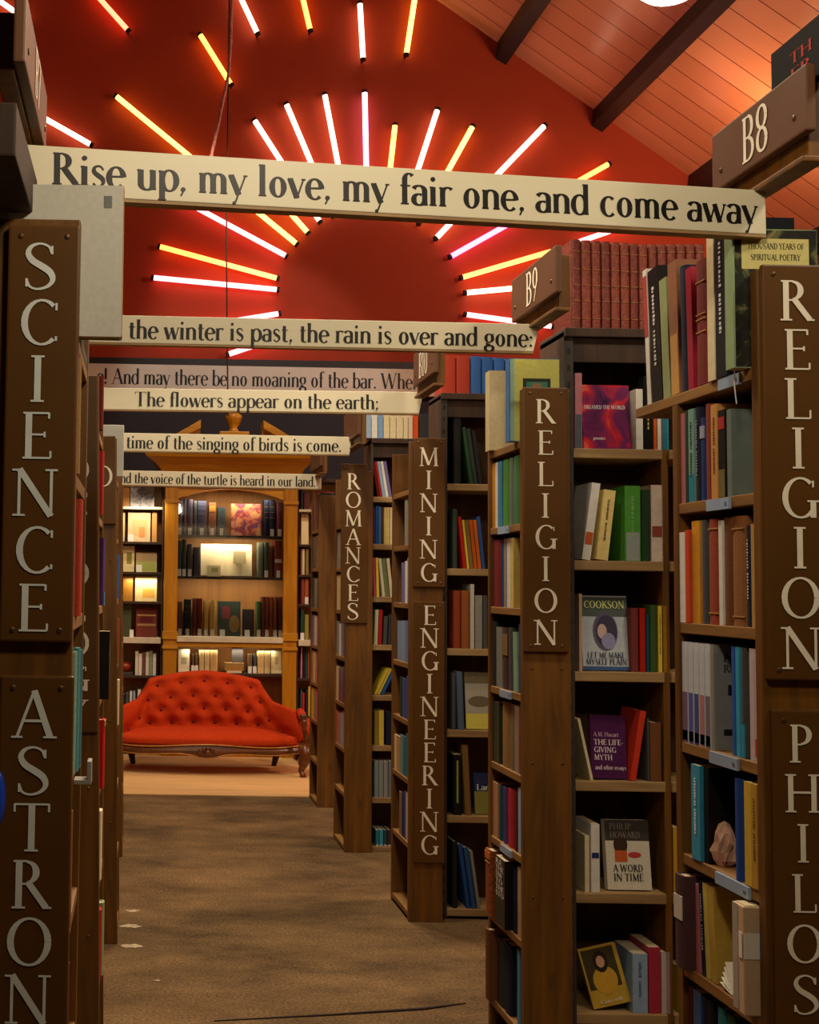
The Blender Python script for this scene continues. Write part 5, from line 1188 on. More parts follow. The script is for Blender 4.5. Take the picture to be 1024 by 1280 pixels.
# as quads so that the arch stays clean
am = MB(); up = zt
for i in range(16):
    (x0, z0), (x1, z1) = ar[2 + i], ar[3 + i]
    am.add([(x0, YB - .02, z0), (x1, YB - .02, z1), (x1, YB - .02, up), (x0, YB - .02, up), (x0, YB + .02, z0), (x1, YB + .02, z1), (x1, YB + .02, up), (x0, YB + .02, up)], [(0, 1, 2, 3), (7, 6, 5, 4), (0, 4, 5, 1)])
am.shift(base).build('arched_head', M_OAKX, K)
bead = MB().tube([(x, YB - .022, z) for x, z in ar[2:19]], .008, 8).shift(base).build('arch_bead', M_GOLD, K, smooth=True)
# frieze, cornice and pediment
kb(xl0 - .01, xr1 + .01, YB - .045, YB + DEP, zcap, bz(590), 'frieze', M_OAKX)
prof = [(YB - .05, bz(592)), (YB - .07, bz(586)), (YB - .09, bz(582)), (YB - .17, bz(574)), (YB - .19, bz(568)), (YB - .19, bz(565)), (YB + DEP, bz(565)), (YB + DEP, bz(592))]
xc0, xc1 = bx_(180, 567), bx_(398, 570)
cm = MB()
n = len(prof)
ring = []
for p_, sx in ((xl0 - .03, 0), (xr1 + .03, 1)):
    for (y, z) in prof:
        e = (YB - .05 - y) if y < YB else 0
        ring.append((p_ + (-1 if sx == 0 else 1) * max(0, e) * (abs(xl0 - .03 - xc0) / .14), y, z))
cm.add(ring, [tuple(range(n)), tuple(range(n, 2 * n))[::-1]] + [(i, (i + 1) % n, n + (i + 1) % n, n + i) for i in range(n)])
cm.shift(base).build('cornice', M_OAKX, K)
for s, (ex, ey), (tx, ty) in ((-1, (182, 565), (251, 525)), (1, (399, 568), (329, 526))):
    A = onY(ex, ey, YB - .12); B = onY(tx, ty, YB - .12)
    d = B - A; up = Vector((0, 0, 1)); hgt = .075
    pm = MB()
    y0, y1 = YB - .16, YB + .1
    pm.add([(A.x, y0, A.z - .0), (B.x, y0, B.z - .0), (B.x, y0, B.z - hgt), (A.x + (B.x - A.x) * .12, y0, A.z - hgt * .2), (A.x, y1, A.z), (B.x, y1, B.z), (B.x, y1, B.z - hgt), (A.x + (B.x - A.x) * .12, y1, A.z - hgt * .2)],
           [(0, 1, 2, 3), (7, 6, 5, 4), (0, 4, 5, 1), (1, 5, 6, 2), (2, 6, 7, 3), (3, 7, 4, 0)])
    pm.shift(base).build('raking_cornice', M_OAKX, K, bevel=.004)
    tm = MB(); zb_ = bz(566); q0 = A.x + (B.x - A.x) * .12
    tm.add([(q0, YB - .06, zb_), (B.x, YB - .06, zb_), (B.x, YB - .06, B.z - hgt), (q0, YB + .06, zb_), (B.x, YB + .06, zb_), (B.x, YB + .06, B.z - hgt)], [(0, 1, 2), (5, 4, 3), (0, 3, 4, 1), (1, 4, 5, 2), (2, 5, 3, 0)])
    tm.shift(base).build('tympanum', M_OAK, K)
fz = bz(565); hb = bz(537) - fz; ht = bz(514) - fz
px_ = onY(292, 530, YB).x
MB().box(px_ - .13, px_ + .13, YB - .12, YB + .1, fz, fz + hb * .85).shift(base).build('finial_pedestal', M_OAKX, K, bevel=.005)
MB().lathe((px_, YB - .02, fz + hb * .85), [(.05, 0), (.045, .02), (.03, .04), (.055, .08), (.07, .12), (.075, .15), (.05, .165), (.045, .18), (.015, .2), (.02, .215), (.004, .235)], 16).shift(base).build('finial', M_OAK, K, smooth=True)
# shelves, ledge and glass
zs = [bz(669), bz(721), bz(796)]
SHELVES += [[bz(613)] + zs, [bz(808), bz(842)]]
for z in zs[:2]: kb(xl1 - .04, xr0 + .04, YB + .05, YB + DEP - .02, z - .022, z, 'shelf', M_DARK)
kb(xl1, xr0, YB - .045, YB + DEP - .02, bz(803), bz(796), 'ledge', M_LEDGE)
kb(xl1, xr0, YB - .03, YB + .02, bz(809), bz(803.2), 'lower_rail', M_OAKX)
kb(xl1 - .04, xr0 + .04, YB + .05, YB + DEP - .02, bz(846), bz(842), 'shelf', M_DARK)
gp = kb(xl1, xr0, YB + .022, YB + .026, bz(795.5), bz(626), 'glass_pane', M_GLASS, bev=0)
kb(xm - .006, xm + .006, YB + .015, YB + .0215, bz(795), bz(626), 'meeting_stile', M_OAKX, bev=.002) if False else None

def wK(k): return 'on the %s shelf of the glazed golden bookcase' % ORD[k]
dk = dict(dep=.16, inset=.07)
row_front(YB, zs[0], [(222, 228, 622, (90, 84, 96), 'grey-violet volume with slip', 0, {'slip': 1}), (229, 233, 624, (80, 70, 84), 'dusky violet volume'), (234, 241, 624, (86, 74, 90), 'plum-grey volume with slip', 0, {'slip': 1}), (242, 246, 626, 'dgrey', 'charcoal volume'),
 (247, 258, 626, (70, 72, 96), 'slate volume with banded spine', 0, {'slip': 1, 'bands': (.6, .75, .88), 'bc': (120, 120, 150)}), (261, 270, 628, (150, 92, 60), 'brown volume with orange label', 0, {'slip': 1, 'label': (.72, .9, (214, 150, 60))}), (272, 282, 634, (70, 84, 90), 'grey-blue volume with slip', 0, {'slip': 1}),
 (330, 336, 625, (22, 28, 50), 'navy gilt volume', 0, {'bands': (.5, .65, .8)}), (336.5, 344, 625, (22, 28, 52), 'navy gilt volume', 0, {'slip': 1, 'bands': (.5, .65, .8)}), (346, 353, 628, (110, 44, 54), 'wine-red volume with slip', 0, {'slip': 1})], wK(0), **dk)
fo_front(YB, zs[0], 289, 326, 630, .02, (150, 60, 50), 'large red book with crowded picture', wK(0), off=.08, tilt=-5, kind='hard', front=mat_ramp('crowded_picture_print', [(.3, (60, 70, 110)), (.45, (150, 50, 50)), (.58, (206, 130, 96)), (.7, (190, 150, 70))], 14, .4, 4, 1))
row_front(YB, zs[1], [(222, 227, 676, (60, 66, 80), 'dark slate volume with slip', 0, {'slip': 1}), (228, 233, 674, (50, 70, 60), 'dark green volume with slip', 0, {'slip': 1}), (234, 241, 680, (76, 60, 56), 'brown-grey volume with slip', 0, {'slip': 1}), (242, 250, 684, (56, 52, 60), 'charcoal volume'),
 (322, 329, 678, (120, 120, 96), 'grey-olive volume'), (330, 336, 678, (60, 76, 60), 'moss volume with slip', 0, {'slip': 1}), (343, 353, 673, (130, 50, 44), 'brick-red volume with slip', 0, {'slip': 1, 'label': (.4, .5, (206, 190, 180))})], wK(1), **dk)
# the open book on the middle shelf
p0 = onY(283, 719, YB + .11); ob = thing('open_book', 'open book with glowing cream pages on the second shelf of the glazed bookcase', 'book', (p0.x, p0.y, zs[1] + .009))
bw = (onY(318, 700, YB + .1).x - onY(254, 700, YB + .1).x) / 2; bh = bz(681) - zs[1]
for s, nm in ((-1, 'left_page'), (1, 'right_page')):
    pm = MB(); n = 8; vs = []
    for i in range(n + 1):
        u = i / n; x = s * bw * u; y = -.012 - .035 * math.sin(math.pi * min(1, u * 1.1) * .9) + .02 * u
        for zf in (0, 1):
            vs.append((x, y + .05 * zf, zf * bh)); vs.append((x, y + .02 + .05 * zf, zf * bh))
    fs = []
    for i in range(n):
        a = i * 4; b = a + 4
        fs += [(a, b, b + 2, a + 2), (a + 1, a + 3, b + 3, b + 1), (a + 2, b + 2, b + 3, a + 3), (a, a + 1, b + 1, b)]
    fs += [(0, 2, 3, 1), (n * 4, n * 4 + 1, n * 4 + 3, n * 4 + 2)]
    pm.add(vs, fs).build(nm, mat_plain('cream_page', (240, 222, 176), .8, 0, .05, 20), ob, smooth=False)
MB().box(-bw - .008, bw + .008, .022, .027, 0, bh + .006).build('cover', M_CLOTH, ob, (120, 80, 44)).rotation_euler = (R(-9), 0, 0)
MB().box(bw * .25, bw * .75, -.062, -.0605, bh * .35, bh * .75).build('engraving', M_PAINT, ob, (176, 160, 120)).rotation_euler = (R(-12), 0, 0)
fo_front(YB, zs[1], 259, 276, 707, .006, (226, 210, 160), 'small cream card leaning before the open book', wK(1), off=.045, tilt=-6, art=(('r', .3, .8, .4, .8, (180, 176, 110)),))
row_front(YB, zs[2], [(222, 228, 752, (110, 70, 50), 'brown volume with slip', 0, {'slip': 1}), (230, 239, 749, (50, 48, 46), 'black banded volume with slip', 0, {'slip': 1, 'bands': (.5, .65, .8), 'bc': (110, 100, 90)}), (241, 246, 748, (120, 44, 36), 'oxblood volume'), (246.6, 253, 748, (120, 46, 38), 'oxblood volume with slip', 0, {'slip': 1}),
 (255, 260, 750, (220, 176, 90), 'straw volume with slip', 0, {'slip': 1}), (262, 269, 750, (210, 170, 86), 'straw-gold volume with slip', 0, {'slip': 1}), (321, 326, 752, (56, 100, 46), 'green volume with slip', 0, {'slip': 1}), (327, 331, 746, (110, 50, 30), 'chestnut volume'), (331.6, 336, 746, (120, 54, 30), 'russet volume with slip', 0, {'slip': 1}),
 (337, 341, 746, (150, 70, 30), 'copper volume'), (342, 346, 746, (150, 76, 34), 'amber-brown volume with slip', 0, {'slip': 1}), (348, 353, 746, (110, 50, 40), 'dark chestnut volume', 0, {'slip': 1})], wK(2), dep=.16, inset=.07)
fo_front(YB, zs[2], 272, 301, 752, .016, (50, 66, 58), 'dark green picture-covered book', wK(2), off=.09, tilt=-6, art=(('r', .2, .55, .5, .85, (120, 50, 50)), ('e', .5, .95, .1, .6, (130, 100, 50))))
fo_front(YB, zs[2], 303, 318, 762, .014, (44, 40, 44), 'small near-black book', wK(2), off=.09, tilt=-6)
for px, k in ((278, 0), (309, 1)):
    a = onY(px, 792, YB + .06)
    o = MB().box(-.022, .022, 0, .0012, 0, .06).build('price_card', M_WHITE); o.location = (a.x, a.y, zs[2] + .0006); o.rotation_euler = (R(-8), 0, 0)
    tag(o, 'white price card before the %s on the ledge of the glazed bookcase' % ('dark green picture book' if k == 0 else 'small near-black book'), 'card')
zlow = bz(842)
row_front(YB, zlow, [(240, 243, 817, (96, 70, 40), 'slim brown volume with slip', 0, {'slip': 1}), (244, 247, 817, (110, 80, 50), 'slim tan volume with slip', 0, {'slip': 1}), (249, 255, 811, (206, 176, 120), 'ivory volume'), (255.6, 262, 811, (206, 180, 124), 'pale straw volume'), (262.6, 272, 812, (200, 160, 100), 'broad buff volume'),
 (310, 315, 818, (120, 90, 60), 'brown volume with white slip', 0, {'slip': 1}), (317, 320, 818, 'dgrey', 'slim dark volume', 0, {'slip': 1}), (322, 330, 808, (220, 190, 126), 'tall cream volume'), (330.6, 338, 808, (214, 186, 130), 'tall buff volume')], wK(3), dep=.16, inset=.07)
fo_front(YB, zlow, 223, 237, 811, .014, (226, 214, 176), 'pale book with printed front', wK(3), off=.08, tilt=-5, art=(('r', .25, .75, .35, .65, (170, 160, 130)),))
fo_front(YB, zlow, 339, 352, 808, .014, (232, 214, 160), 'cream book with seal on front', wK(3), off=.08, tilt=-5, art=(('r', .4, .65, .4, .75, (190, 160, 100)),))
a = onY(292, 838, YB + .15)
for k, (w, hh_, c, d) in enumerate(((.12, .02, (226, 210, 170), 'cream flat volume at the bottom of the small pile'), (.15, .035, (180, 130, 60), 'golden flat volume in the middle of the small pile'), (.155, .03, (176, 140, 80), 'buff flat volume on top of the small pile'))):
    z0 = zlow + .001 + (0, .021, .057)[k]
    b = thing('book', d + ' behind the sofa', 'book', (a.x, a.y, z0), 'books lying flat behind the sofa')
    MB().prism([(-.09, 0), (.09, 0), (.09, .003), (-.087, .003), (-.087, hh_ - .003), (.09, hh_ - .003), (.09, hh_), (-.09, hh_)], 0, -w / 2 * 1.1, w / 2 * 1.1).build('cover', M_CLOTH, b, c)
    MB().box(-w / 2 * 1.06, w / 2 * 1.06, -.086, .086, .0032, hh_ - .0032).build('page_block', M_PAGES, b)
fo_front(YB, zlow + .088, 290, 304, 808, .012, (70, 64, 60), 'dark little book on the flat pile', wK(3), off=.1, tilt=-6)

# open wall shelving either side of the glazed bookcase
def side_case(x0, x1, rows, label, ledge):
    base = Vector(((x0 + x1) / 2, YB, 0)); t = thing('open_bookcase', label, 'bookcase', base)
    top = bz(600)
    for a, b in ((x0, x0 + .01), (x1 - .01, x1)): MB().box(a, b, YB + .04, YB + DEP, 0, top).shift(base).build('side_panel', M_DARK, t)
    MB().box(x0 + .01, x1 - .01, YB + DEP - .02, YB + DEP, 0, top).shift(base).build('back_panel', M_INSIDE, t)
    MB().box(x0, x1, YB + .04, YB + DEP, top, top + .03).shift(base).build('top_board', M_DARK, t)
    for py in rows:
        z = bz(py, 175); l = abs(py - ledge) < 2
        MB().box(x0 + .01, x1 - .01, YB + (.0 if l else .045), YB + DEP - .02, z - (.05 if l else .022), z).shift(base).build('shelf', M_LEDGE if (l or py < 640) else M_DARK, t, bevel=.003)
    return t
SR = (633, 677, 715, 752, 797, 845, 893, 940)
xs0 = -.42
side_case(xs0, xl0 - .011, SR, 'open shelves left of the glazed golden bookcase, cream books facing out', 797)
side_case(xr1 + .011, 1.95, SR, 'open shelves right of the glazed golden bookcase', 797)
def wS(k): return 'on the %s open shelf left of the glazed bookcase' % ORD[k]
zS = [bz(y, 175) for y in SR]
SHELVES.append([bz(600)] + zS)
def fs(z, x0, x1, yt, c, desc, k, art=(), **kw): return fo_front(YB, z, x0, x1, yt, .016, c, desc, wS(k), off=.09, tilt=-5, art=art, **kw)
fs(zS[0], 147, 162, 607, (150, 100, 44), 'ochre book', 0)
fs(zS[0], 163, 193, 607, (96, 92, 96), 'book with grey crowded picture', 0, front=mat_ramp('grey_picture_print', [(.3, (50, 48, 54)), (.6, (150, 140, 136))], 16, .4))
fs(zS[1], 160, 188, 641, (226, 196, 150), 'cream book with orange tower picture', 1, (('r', .2, .85, .2, .75, (222, 176, 120)), ('r', .5, .75, .15, .5, (206, 146, 80))))
fs(zS[1], 147, 156, 641, (224, 200, 140), 'pale yellow book at the shelf end', 1)
fs(zS[1], 190, 196, 640, (196, 140, 70), 'tan book', 1)
fs(zS[2], 147, 168, 681, (238, 222, 160), 'pale book with small green picture', 2, (('r', .55, .85, .3, .75, (150, 140, 60)),))
fs(zS[2], 170, 196, 691, (190, 184, 110), 'wide book with green landscape', 2, (('r', 0, 1, .55, 1, (206, 180, 130)), ('r', .1, .95, .1, .5, (170, 176, 90))))
fs(zS[3], 148, 166, 718, (176, 122, 40), 'golden tan book', 3)
fs(zS[3], 169, 196, 717, (232, 206, 140), 'cream book with amber print', 3, (('r', .35, .9, .15, .5, (222, 166, 70)),))
fs(zS[4], 147, 164, 756, (80, 84, 56), 'moss green board-covered book', 4)
fs(zS[4], 170, 196, 760, (120, 56, 44), 'book bound in banded red-brown leather', 4, (('r', .05, .95, .72, .78, (190, 150, 100)), ('r', .05, .95, .38, .45, (170, 130, 80)), ('r', .2, .8, .5, .68, (96, 24, 20))), kind='hard')
for (a, w, py, zi, lb) in ((163, .05, 0, 1, 'white price card before the orange tower book'), (174, .05, 0, 2, 'white price card before the green landscape book'), (166, .035, 0, 4, 'white price card before the moss green book')):
    q = onY(a, 700, YB + .06); o = MB().box(-w / 2, w / 2, 0, .0012, 0, .065).build('price_card', M_WHITE); o.location = (q.x, q.y, zS[zi] + .0006); o.rotation_euler = (R(-8), 0, 0); tag(o, lb, 'card')
row_front(YB, zS[5], [(169 + i * 4.4, 173 + i * 4.4, 814 + (i * 3) % 4, c, d, 0, {'k': 'paper'}) for i, (c, d) in enumerate((('cream', 'cream paperback'), ('white', 'white paperback'), ('brown', 'brown paperback'), ('white', 'white paperback'), ('lgreen', 'pale green paperback'), ('white', 'white paperback')))], wS(5), inset=.07)
q = onY(156, 838, YB + .15); o = MB().lathe((0, 0, 0), [(.03, 0), (.05, .012), (.062, .04), (.058, .065), (.03, .085), (.012, .09)], 18).build('red_pot', mat_plain('red_glaze', (150, 50, 30), .3), smooth=True); o.location = (q.x, q.y, zS[5] + .026)
tag(o, 'small round red pot left of the white paperbacks', 'pot')
o = MB().box(-.075, .075, -.06, .06, 0, .025).build('flat_book', M_CLOTH, None, (80, 74, 60), bevel=.003); o.location = (q.x, q.y, zS[5] + .0006); tag(o, 'grey-green flat book under the small red pot', 'book')
row_front(YB, zS[6], [(150, 156, 868, 'navy', 'navy book'), (157, 161, 866, 'dgrey', 'charcoal book'), (162, 165, 864, 'white', 'white book'), (166, 169, 864, 'lblue', 'pale blue book'), (170, 174, 862, 'white', 'white book', 4), (176, 180, 866, 'brown', 'brown book')], wS(6), inset=.07)
def wR(k): return 'on the %s open shelf right of the glazed bookcase' % ORD[k]
fo_front(YB, zS[1], 377, 386, 640, .014, (244, 226, 170), 'brightly lit cream book', wR(1), off=.09, tilt=-5)
row_front(YB, zS[0], [(376, 379, 612, 'black', 'black book'), (380, 387, 616, 'maroon', 'maroon book')], wR(0), inset=.07)
row_front(YB, zS[2], [(374, 377, 674, 'rust', 'rust book', 0, {'slip': 1}), (377.6, 381, 676, 'cream', 'cream book'), (382, 386, 676, (140, 130, 60), 'olive book', 0, {'slip': 1})], wR(2), inset=.07) if False else None
row_front(YB, zS[2], [(376, 377.4, 683, 'rust', 'rust book'), (377.6, 381, 684, 'cream', 'cream book'), (382, 386, 684, (140, 130, 60), 'olive book')], wR(2), inset=.07)
row_front(YB, zS[3], [(376, 377.4, 722, 'dred', 'dark red book'), (377.6, 380, 720, 'rust', 'rust book'), (380.6, 386, 720, (170, 80, 40), 'copper book', 0, {'slip': 1})], wR(3), inset=.07)
row_front(YB, zS[4], [(376, 380, 760, 'dgreen', 'dark green book', 0, {'slip': 1}), (381, 386, 768, (150, 140, 60), 'olive-gold book')], wR(4), inset=.07)
row_front(YB, zS[5], [(376, 378, 809, 'pink', 'salmon pink book'), (379, 381.5, 808, 'black', 'black book'), (382, 384, 810, 'dteal', 'dark teal book'), (384.5, 387, 812, 'rust', 'rust book')], wR(5), inset=.07)
row_front(YB, zS[6], [(376, 377, 862, 'teal', 'teal book'), (377.6, 381, 866, 'red', 'red book'), (382, 385, 862, 'navy', 'navy book'), (385.4, 388, 858, 'yellow', 'yellow book')], wR(6), inset=.07)
row_front(YB, zS[7], [(376, 378, 900, 'lblue', 'pale blue book'), (379, 384, 904, 'grey', 'grey book')], wR(7), inset=.07)

# ------------------------------------------------------------------ the buttoned red sofa
YS = 9.55
sx = onY(258, 900, YS + .2).x; SB = Vector((sx, YS, 0))
S = thing('sofa', 'low button-backed sofa in orange-red velvet with carved wooden rail, before the glazed bookcase', 'sofa', SB)
HW = .75
def rz_(py, Y): return zz(py, Y, 256)
def smooth(e0, e1, x):
    t_ = max(0, min(1, (x - e0) / (e1 - e0))); return t_ * t_ * (3 - 2 * t_)
def topz(u):
    a = abs(u)
    crown = rz_(839, YS + .5)
    sh = rz_(850, YS + .5); arm = rz_(877, YS + .4); end = rz_(888, YS + .2)
    if a < .62: return crown + (sh - crown) * min(1, a / .62) ** 1.6
    if a < .8: return sh + (arm - sh) * min(1, (a - .62) / .14) ** .85 if a < .76 else arm + (end - arm) * (a - .76) / .24
    return arm + (end - arm) * (a - .76) / .24
def backy(u):
    a = abs(u); return .50 - .38 * smooth(.62, 1.0, a) ** 1.3
BTN = []
for r_, (v, n, off) in enumerate(((.84, 5, 0), (.62, 6, 0), (.42, 7, .0), (.2, 8, 0))):
    span = (.52, .62, .72, .84)[r_]
    for k in range(n): BTN.append((-span + 2 * span * k / (n - 1), v))
zseat = rz_(912, YS + .35)
NU, NV = 96, 30
bk = MB()
for j in range(NV + 1):
    for i in range(NU + 1):
        u = -1 + 2 * i / NU; v = j / NV
        zt_ = topz(u); z0 = zseat - .06; z = z0 + (zt_ - z0) * v
        y = backy(u) - .05 * math.sin(math.pi * min(1, v * 1.0)) + .06 * v
        d = 0
        for bu, bv in BTN:
            q = ((u - bu) * HW / .06) ** 2 + ((v - bv) * (zt_ - z0) / .05) ** 2
            if q < 9: d += .05 * math.exp(-q)
        # pleats running between buttons
        y += d
        if v > .93: y += .05 * ((v - .93) / .07) ** 2
        bk.v.append((u * HW, y, z))
N1 = NU + 1
for j in range(NV):
    for i in range(NU): bk.f.append((j * N1 + i, j * N1 + i + 1, (j + 1) * N1 + i + 1, (j + 1) * N1 + i))
off = len(bk.v)
for j in (NV, 0):
    for i in range(NU + 1):
        u = -1 + 2 * i / NU; bk.v.append((u * HW * 1.01, backy(u) + .14, topz(u) - .02 if j == NV else zseat - .06))
for i in range(NU):
    bk.f.append((NV * N1 + i, NV * N1 + i + 1, off + i + 1, off + i)); bk.f.append((off + i, off + i + 1, off + N1 + i + 1, off + N1 + i)); bk.f.append((off + N1 + i, off + N1 + i + 1, i + 1, i))
for i in (0, NU):
    col_ = [j * N1 + i for j in range(NV + 1)] + [off + i, off + N1 + i]
    bk.f.append(tuple(col_))
bko = bk.build('buttoned_back', M_VELVET, S, smooth=True)
for bu, bv in BTN:
    zt_ = topz(bu); z0 = zseat - .06
    y = backy(bu) - .05 * math.sin(math.pi * bv) + .06 * bv + .044
    MB().ball((bu * HW, y, z0 + (zt_ - z0) * bv), .014, .008, .014, 10, 6).build('button', M_BUTTON, bko, smooth=True)
# sprung seat
st = MB(); NU2, NV2 = 60, 16
def fronty(u): return .0 + .05 * math.cos(u * math.pi) * -.4 + .10 * abs(u) ** 4
for j in range(NV2 + 1):
    for i in range(NU2 + 1):
        u = -1 + 2 * i / NU2; v = j / NV2
        yf = fronty(u) + .02; yb_ = backy(u) + .02
        dome = (1 - abs(u) ** 2.6)
        zlo = rz_(930, YS) - .0; zhi = zseat + .015 * dome
        z = zlo + (zhi - zlo) * (math.sin(min(1, v / .4) * math.pi / 2)) * (.62 + .38 * dome)
        y = yf + (yb_ - yf) * max(0, (v - .12) / .88) ** 1.1
        st.v.append((u * HW * .985, y, z))
N2 = NU2 + 1
for j in range(NV2):
    for i in range(NU2): st.f.append((j * N2 + i, j * N2 + i + 1, (j + 1) * N2 + i + 1, (j + 1) * N2 + i))
off = len(st.v)
for j in (0, NV2):
    for i in range(NU2 + 1):
        v = st.v[j * N2 + i]; st.v.append((v[0], v[1], rz_(934, YS)))
for i in range(NU2):
    st.f.append((i, i + 1, off + i + 1, off + i)); st.f.append((NV2 * N2 + i, NV2 * N2 + i + 1, off + N2 + i + 1, off + N2 + i)); st.f.append((off + i, off + i + 1, off + N2 + i + 1, off + N2 + i))
for i in (0, NU2):
    st.f.append(tuple([j * N2 + i for j in range(NV2 + 1)] + [off + N2 + i, off + i]))
st.build('seat', M_VELVET, S, smooth=True)
# serpentine carved rail
rl = MB(); n = 60
zr1, zr0 = rz_(933, YS), rz_(943, YS)
for i in range(n + 1):
    u = -1 + 2 * i / n; y = fronty(u)
    dr = .020 * math.exp(-(u / .14) ** 2) + .006 * math.cos(u * 9)
    up_ = .012 * math.cos(u * 4.5)
    for (yy, z) in ((y - .012, zr1 + up_), (y - .026, (zr1 + zr0) / 2), (y - .012, zr0 - dr), (y + .03, zr0 - dr), (y + .03, zr1 + up_)):
        rl.v.append((u * HW, yy, z))
for i in range(n):
    for k in range(5): rl.f.append((i * 5 + k, i * 5 + (k + 1) % 5, (i + 1) * 5 + (k + 1) % 5, (i + 1) * 5 + k))
rl.f += [tuple(range(5)), tuple(range(n * 5, n * 5 + 5))]
rlo = rl.build('carved_rail', M_WALNUT, S, smooth=False)
for zz0, mt, r_ in ((zr1 + .006, M_GOLD, .006), (zr0 + .002, M_GOLD, .005)):  # gold beads put the light highlights of the rail into colour
    MB().tube([(-HW + 2 * HW * i / 60, fronty(-1 + 2 * i / 60) - .02, zz0 + (.012 * math.cos((-1 + 2 * i / 60) * 4.5) if zz0 > zr1 else -(.020 * math.exp(-((-1 + 2 * i / 60) / .14) ** 2) + .006 * math.cos((-1 + 2 * i / 60) * 9)))) for i in range(61)], r_, 6).build('highlight_bead', mt, rlo, smooth=True)
cv = MB()
for k in range(7):
    a = math.pi * k / 6; cv.ball((.05 * math.cos(a) * 1.3, fronty(0) - .03, (zr0 + zr1) / 2 - .012 + .03 * math.sin(a)), .017, .012, .017, 8, 6)
cv.ball((0, fronty(0) - .034, (zr0 + zr1) / 2 - .012), .022, .014, .022, 10, 8)
cv.build('carved_shell', M_WALNUT, rlo, smooth=True)
# arms: padded top and scrolled wooden front
for s in (-1, 1):
    xa = s * HW
    za = topz(1)
    ar_ = MB().tube([(xa * 1.0, backy(1) + .06, za + .0), (xa * 1.005, .1, za - .01), (xa * 1.01, .03, za - .04)], [.035, .036, .026], 12)
    ar_.build('arm_pad', M_VELVET, S, smooth=True)
    MB().tube([(xa * 1.01, .0, za - .02), (xa * 1.012, -.012, za - .07), (xa * 1.018, .0, za - .12), (xa * 1.034, -.01, za - .17), (xa * 1.045, -.012, zr1 + .03), (xa * 1.03, -.01, zr1 - .01)], [.022, .026, .018, .024, .03, .03], 12).build('arm_scroll', M_WALNUT, S, smooth=True)
    MB().ball((xa * 1.005, -.012, za - .02), .032, .02, .03, 12, 8).build('arm_volute', M_WALNUT, S, smooth=True)
    MB().tube([(xa * 1.02, .01, zr1 + .02), (xa * 1.035, -.01, zr0), (xa * 1.01, -.02, zr0 * .62), (xa * .985, -.0, zr0 * .28), (xa * 1.0, -.02, .03), (xa * 1.004, -.03, .001)], [.05, .052, .034, .022, .022, .028], 12).build('leg', M_WALNUT, S, smooth=True)
    MB().tube([(xa * .8, .5, zr1), (xa * .8, .52, zr0 * .5), (xa * .78, .56, .001)], [.035, .028, .02], 10).build('leg', M_DARK, S, smooth=True)
# a second red seat, half hidden behind the sofa's right end
q = onY(384, 925, 10.33)
T = thing('upholstered_stool', 'red upholstered stool half hidden behind the right end of the sofa', 'stool', (q.x + .1, 10.33, 0))
MB().box(-.22, .22, -.2, .2, .2, .36).build('seat', M_VELVET, T, bevel=.05, smooth=True)
MB().box(-.2, .2, -.18, .18, .17, .2).build('rail', M_WALNUT, T)
for a in (-.17, .17):
    for b in (-.15, .15): MB().tube([(a, b, .18), (a, b, .08), (a * 1.05, b * 1.05, .001)], [.022, .016, .018], 8).build('leg', M_WALNUT, T, smooth=True)

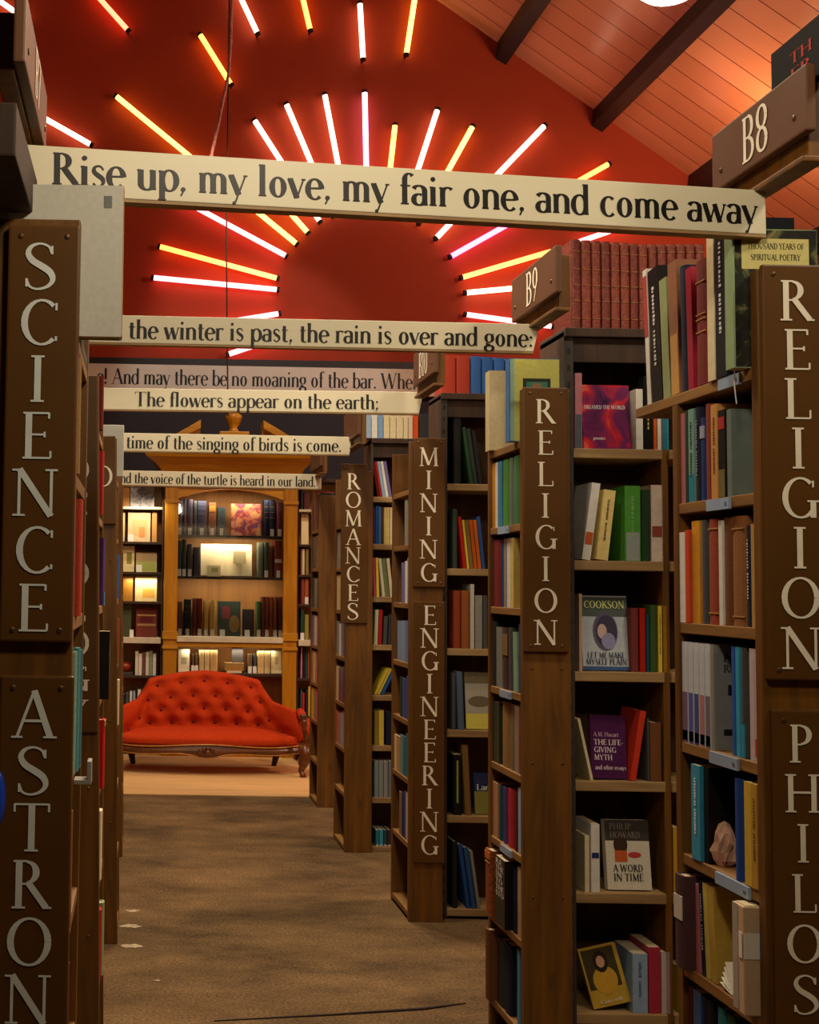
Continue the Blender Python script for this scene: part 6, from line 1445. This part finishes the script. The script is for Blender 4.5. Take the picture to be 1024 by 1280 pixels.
# ------------------------------------------------------------------ the books that show smallest become one mass; the rest are named apart
ALL = [(r, d, w) for w, l in ROWS.items() for r, d, g in l]
def shown(e):
    r, d, w = e
    M = Matrix.LocRotScale(r.location, r.rotation_euler, None)
    cv = [c for c in r.children if c.name.startswith('cover')][0]
    P = [proj(M @ v.co) for v in cv.data.vertices]
    P = [(max(0, min(1024, x)), max(0, min(1280, y))) for x, y in P]
    a = (max(x for x, y in P) - min(x for x, y in P)) * (max(y for x, y in P) - min(y for x, y in P))
    return a * (.3 if 'case nearest' in w or 'left of ROMANCES' in w or 'right of the glazed' in w else 1)
ALL.sort(key=shown, reverse=True)
KEEP = 296
gone = set()
mass = bpy.data.meshes.new('far_books'); bm = bmesh.new(); lay = bm.loops.layers.float_color.new('tint')
for r, d, w in ALL[KEEP:]:
    M = Matrix.LocRotScale(r.location, r.rotation_euler, None)
    for c in list(r.children):
        vs = [bm.verts.new(M @ v.co) for v in c.data.vertices]
        col = (.62, .52, .34, 1) if c.name.startswith('page') else (.8, .78, .7, 1) if c.name.startswith('price') else tuple(c.color)
        for p in c.data.polygons:
            f = bm.faces.new([vs[i] for i in p.vertices])
            for lp in f.loops: lp[lay] = col
        bpy.data.objects.remove(c)
    gone.add(r.name); bpy.data.objects.remove(r)
bm.to_mesh(mass); bm.free()
mt, tr, b_, N_, L_ = nt('far_book_cloth'); at = N_('ShaderNodeVertexColor'); at.layer_name = 'tint'; L_(at.outputs[0], b_.inputs['Base Color']); b_.inputs['Roughness'].default_value = .5
mass.materials.append(mt)
o = bpy.data.objects.new('far_books', mass); COL.objects.link(o); o['kind'] = 'stuff'
tag(o, 'mass of tiny far books filling the cases nearest the sofa', 'books')
KEPT = {}
for r, d, w in ALL[:KEEP]: KEPT.setdefault(w, []).append((r, d))
W_ = ['leftmost', 'second', 'third', 'fourth', 'fifth', 'sixth', 'seventh', 'eighth', 'ninth', 'tenth', 'eleventh', 'twelfth', 'thirteenth', 'fourteenth']
for w, lst in KEPT.items():
    cnt = {}
    for r, d in lst: cnt[d] = cnt.get(d, 0) + 1
    seen = {}
    for r, d in sorted(lst, key=lambda e: proj(e[0].location)[0]):
        if cnt[d] > 1:
            k = seen.get(d, 0); seen[d] = k + 1
            lab = 'leftmost %s %s' % (d, w) if k == 0 else 'rightmost %s %s' % (d, w) if k == cnt[d] - 1 else '%s %s from left %s' % (W_[k], d, w)
        else: lab = '%s %s' % (d, w)
        tag(r, lab, 'book', 'books ' + w)
for l, os_ in LABELS.items():
    if len(os_) > 1: print('SAME LABEL', l, len(os_))
    if not 4 <= len(l.split()) <= 16: print('LABEL LENGTH', len(l.split()), l)
print('BOOKS', NB, 'KEPT', KEEP, 'OBJECTS', len(bpy.data.objects))
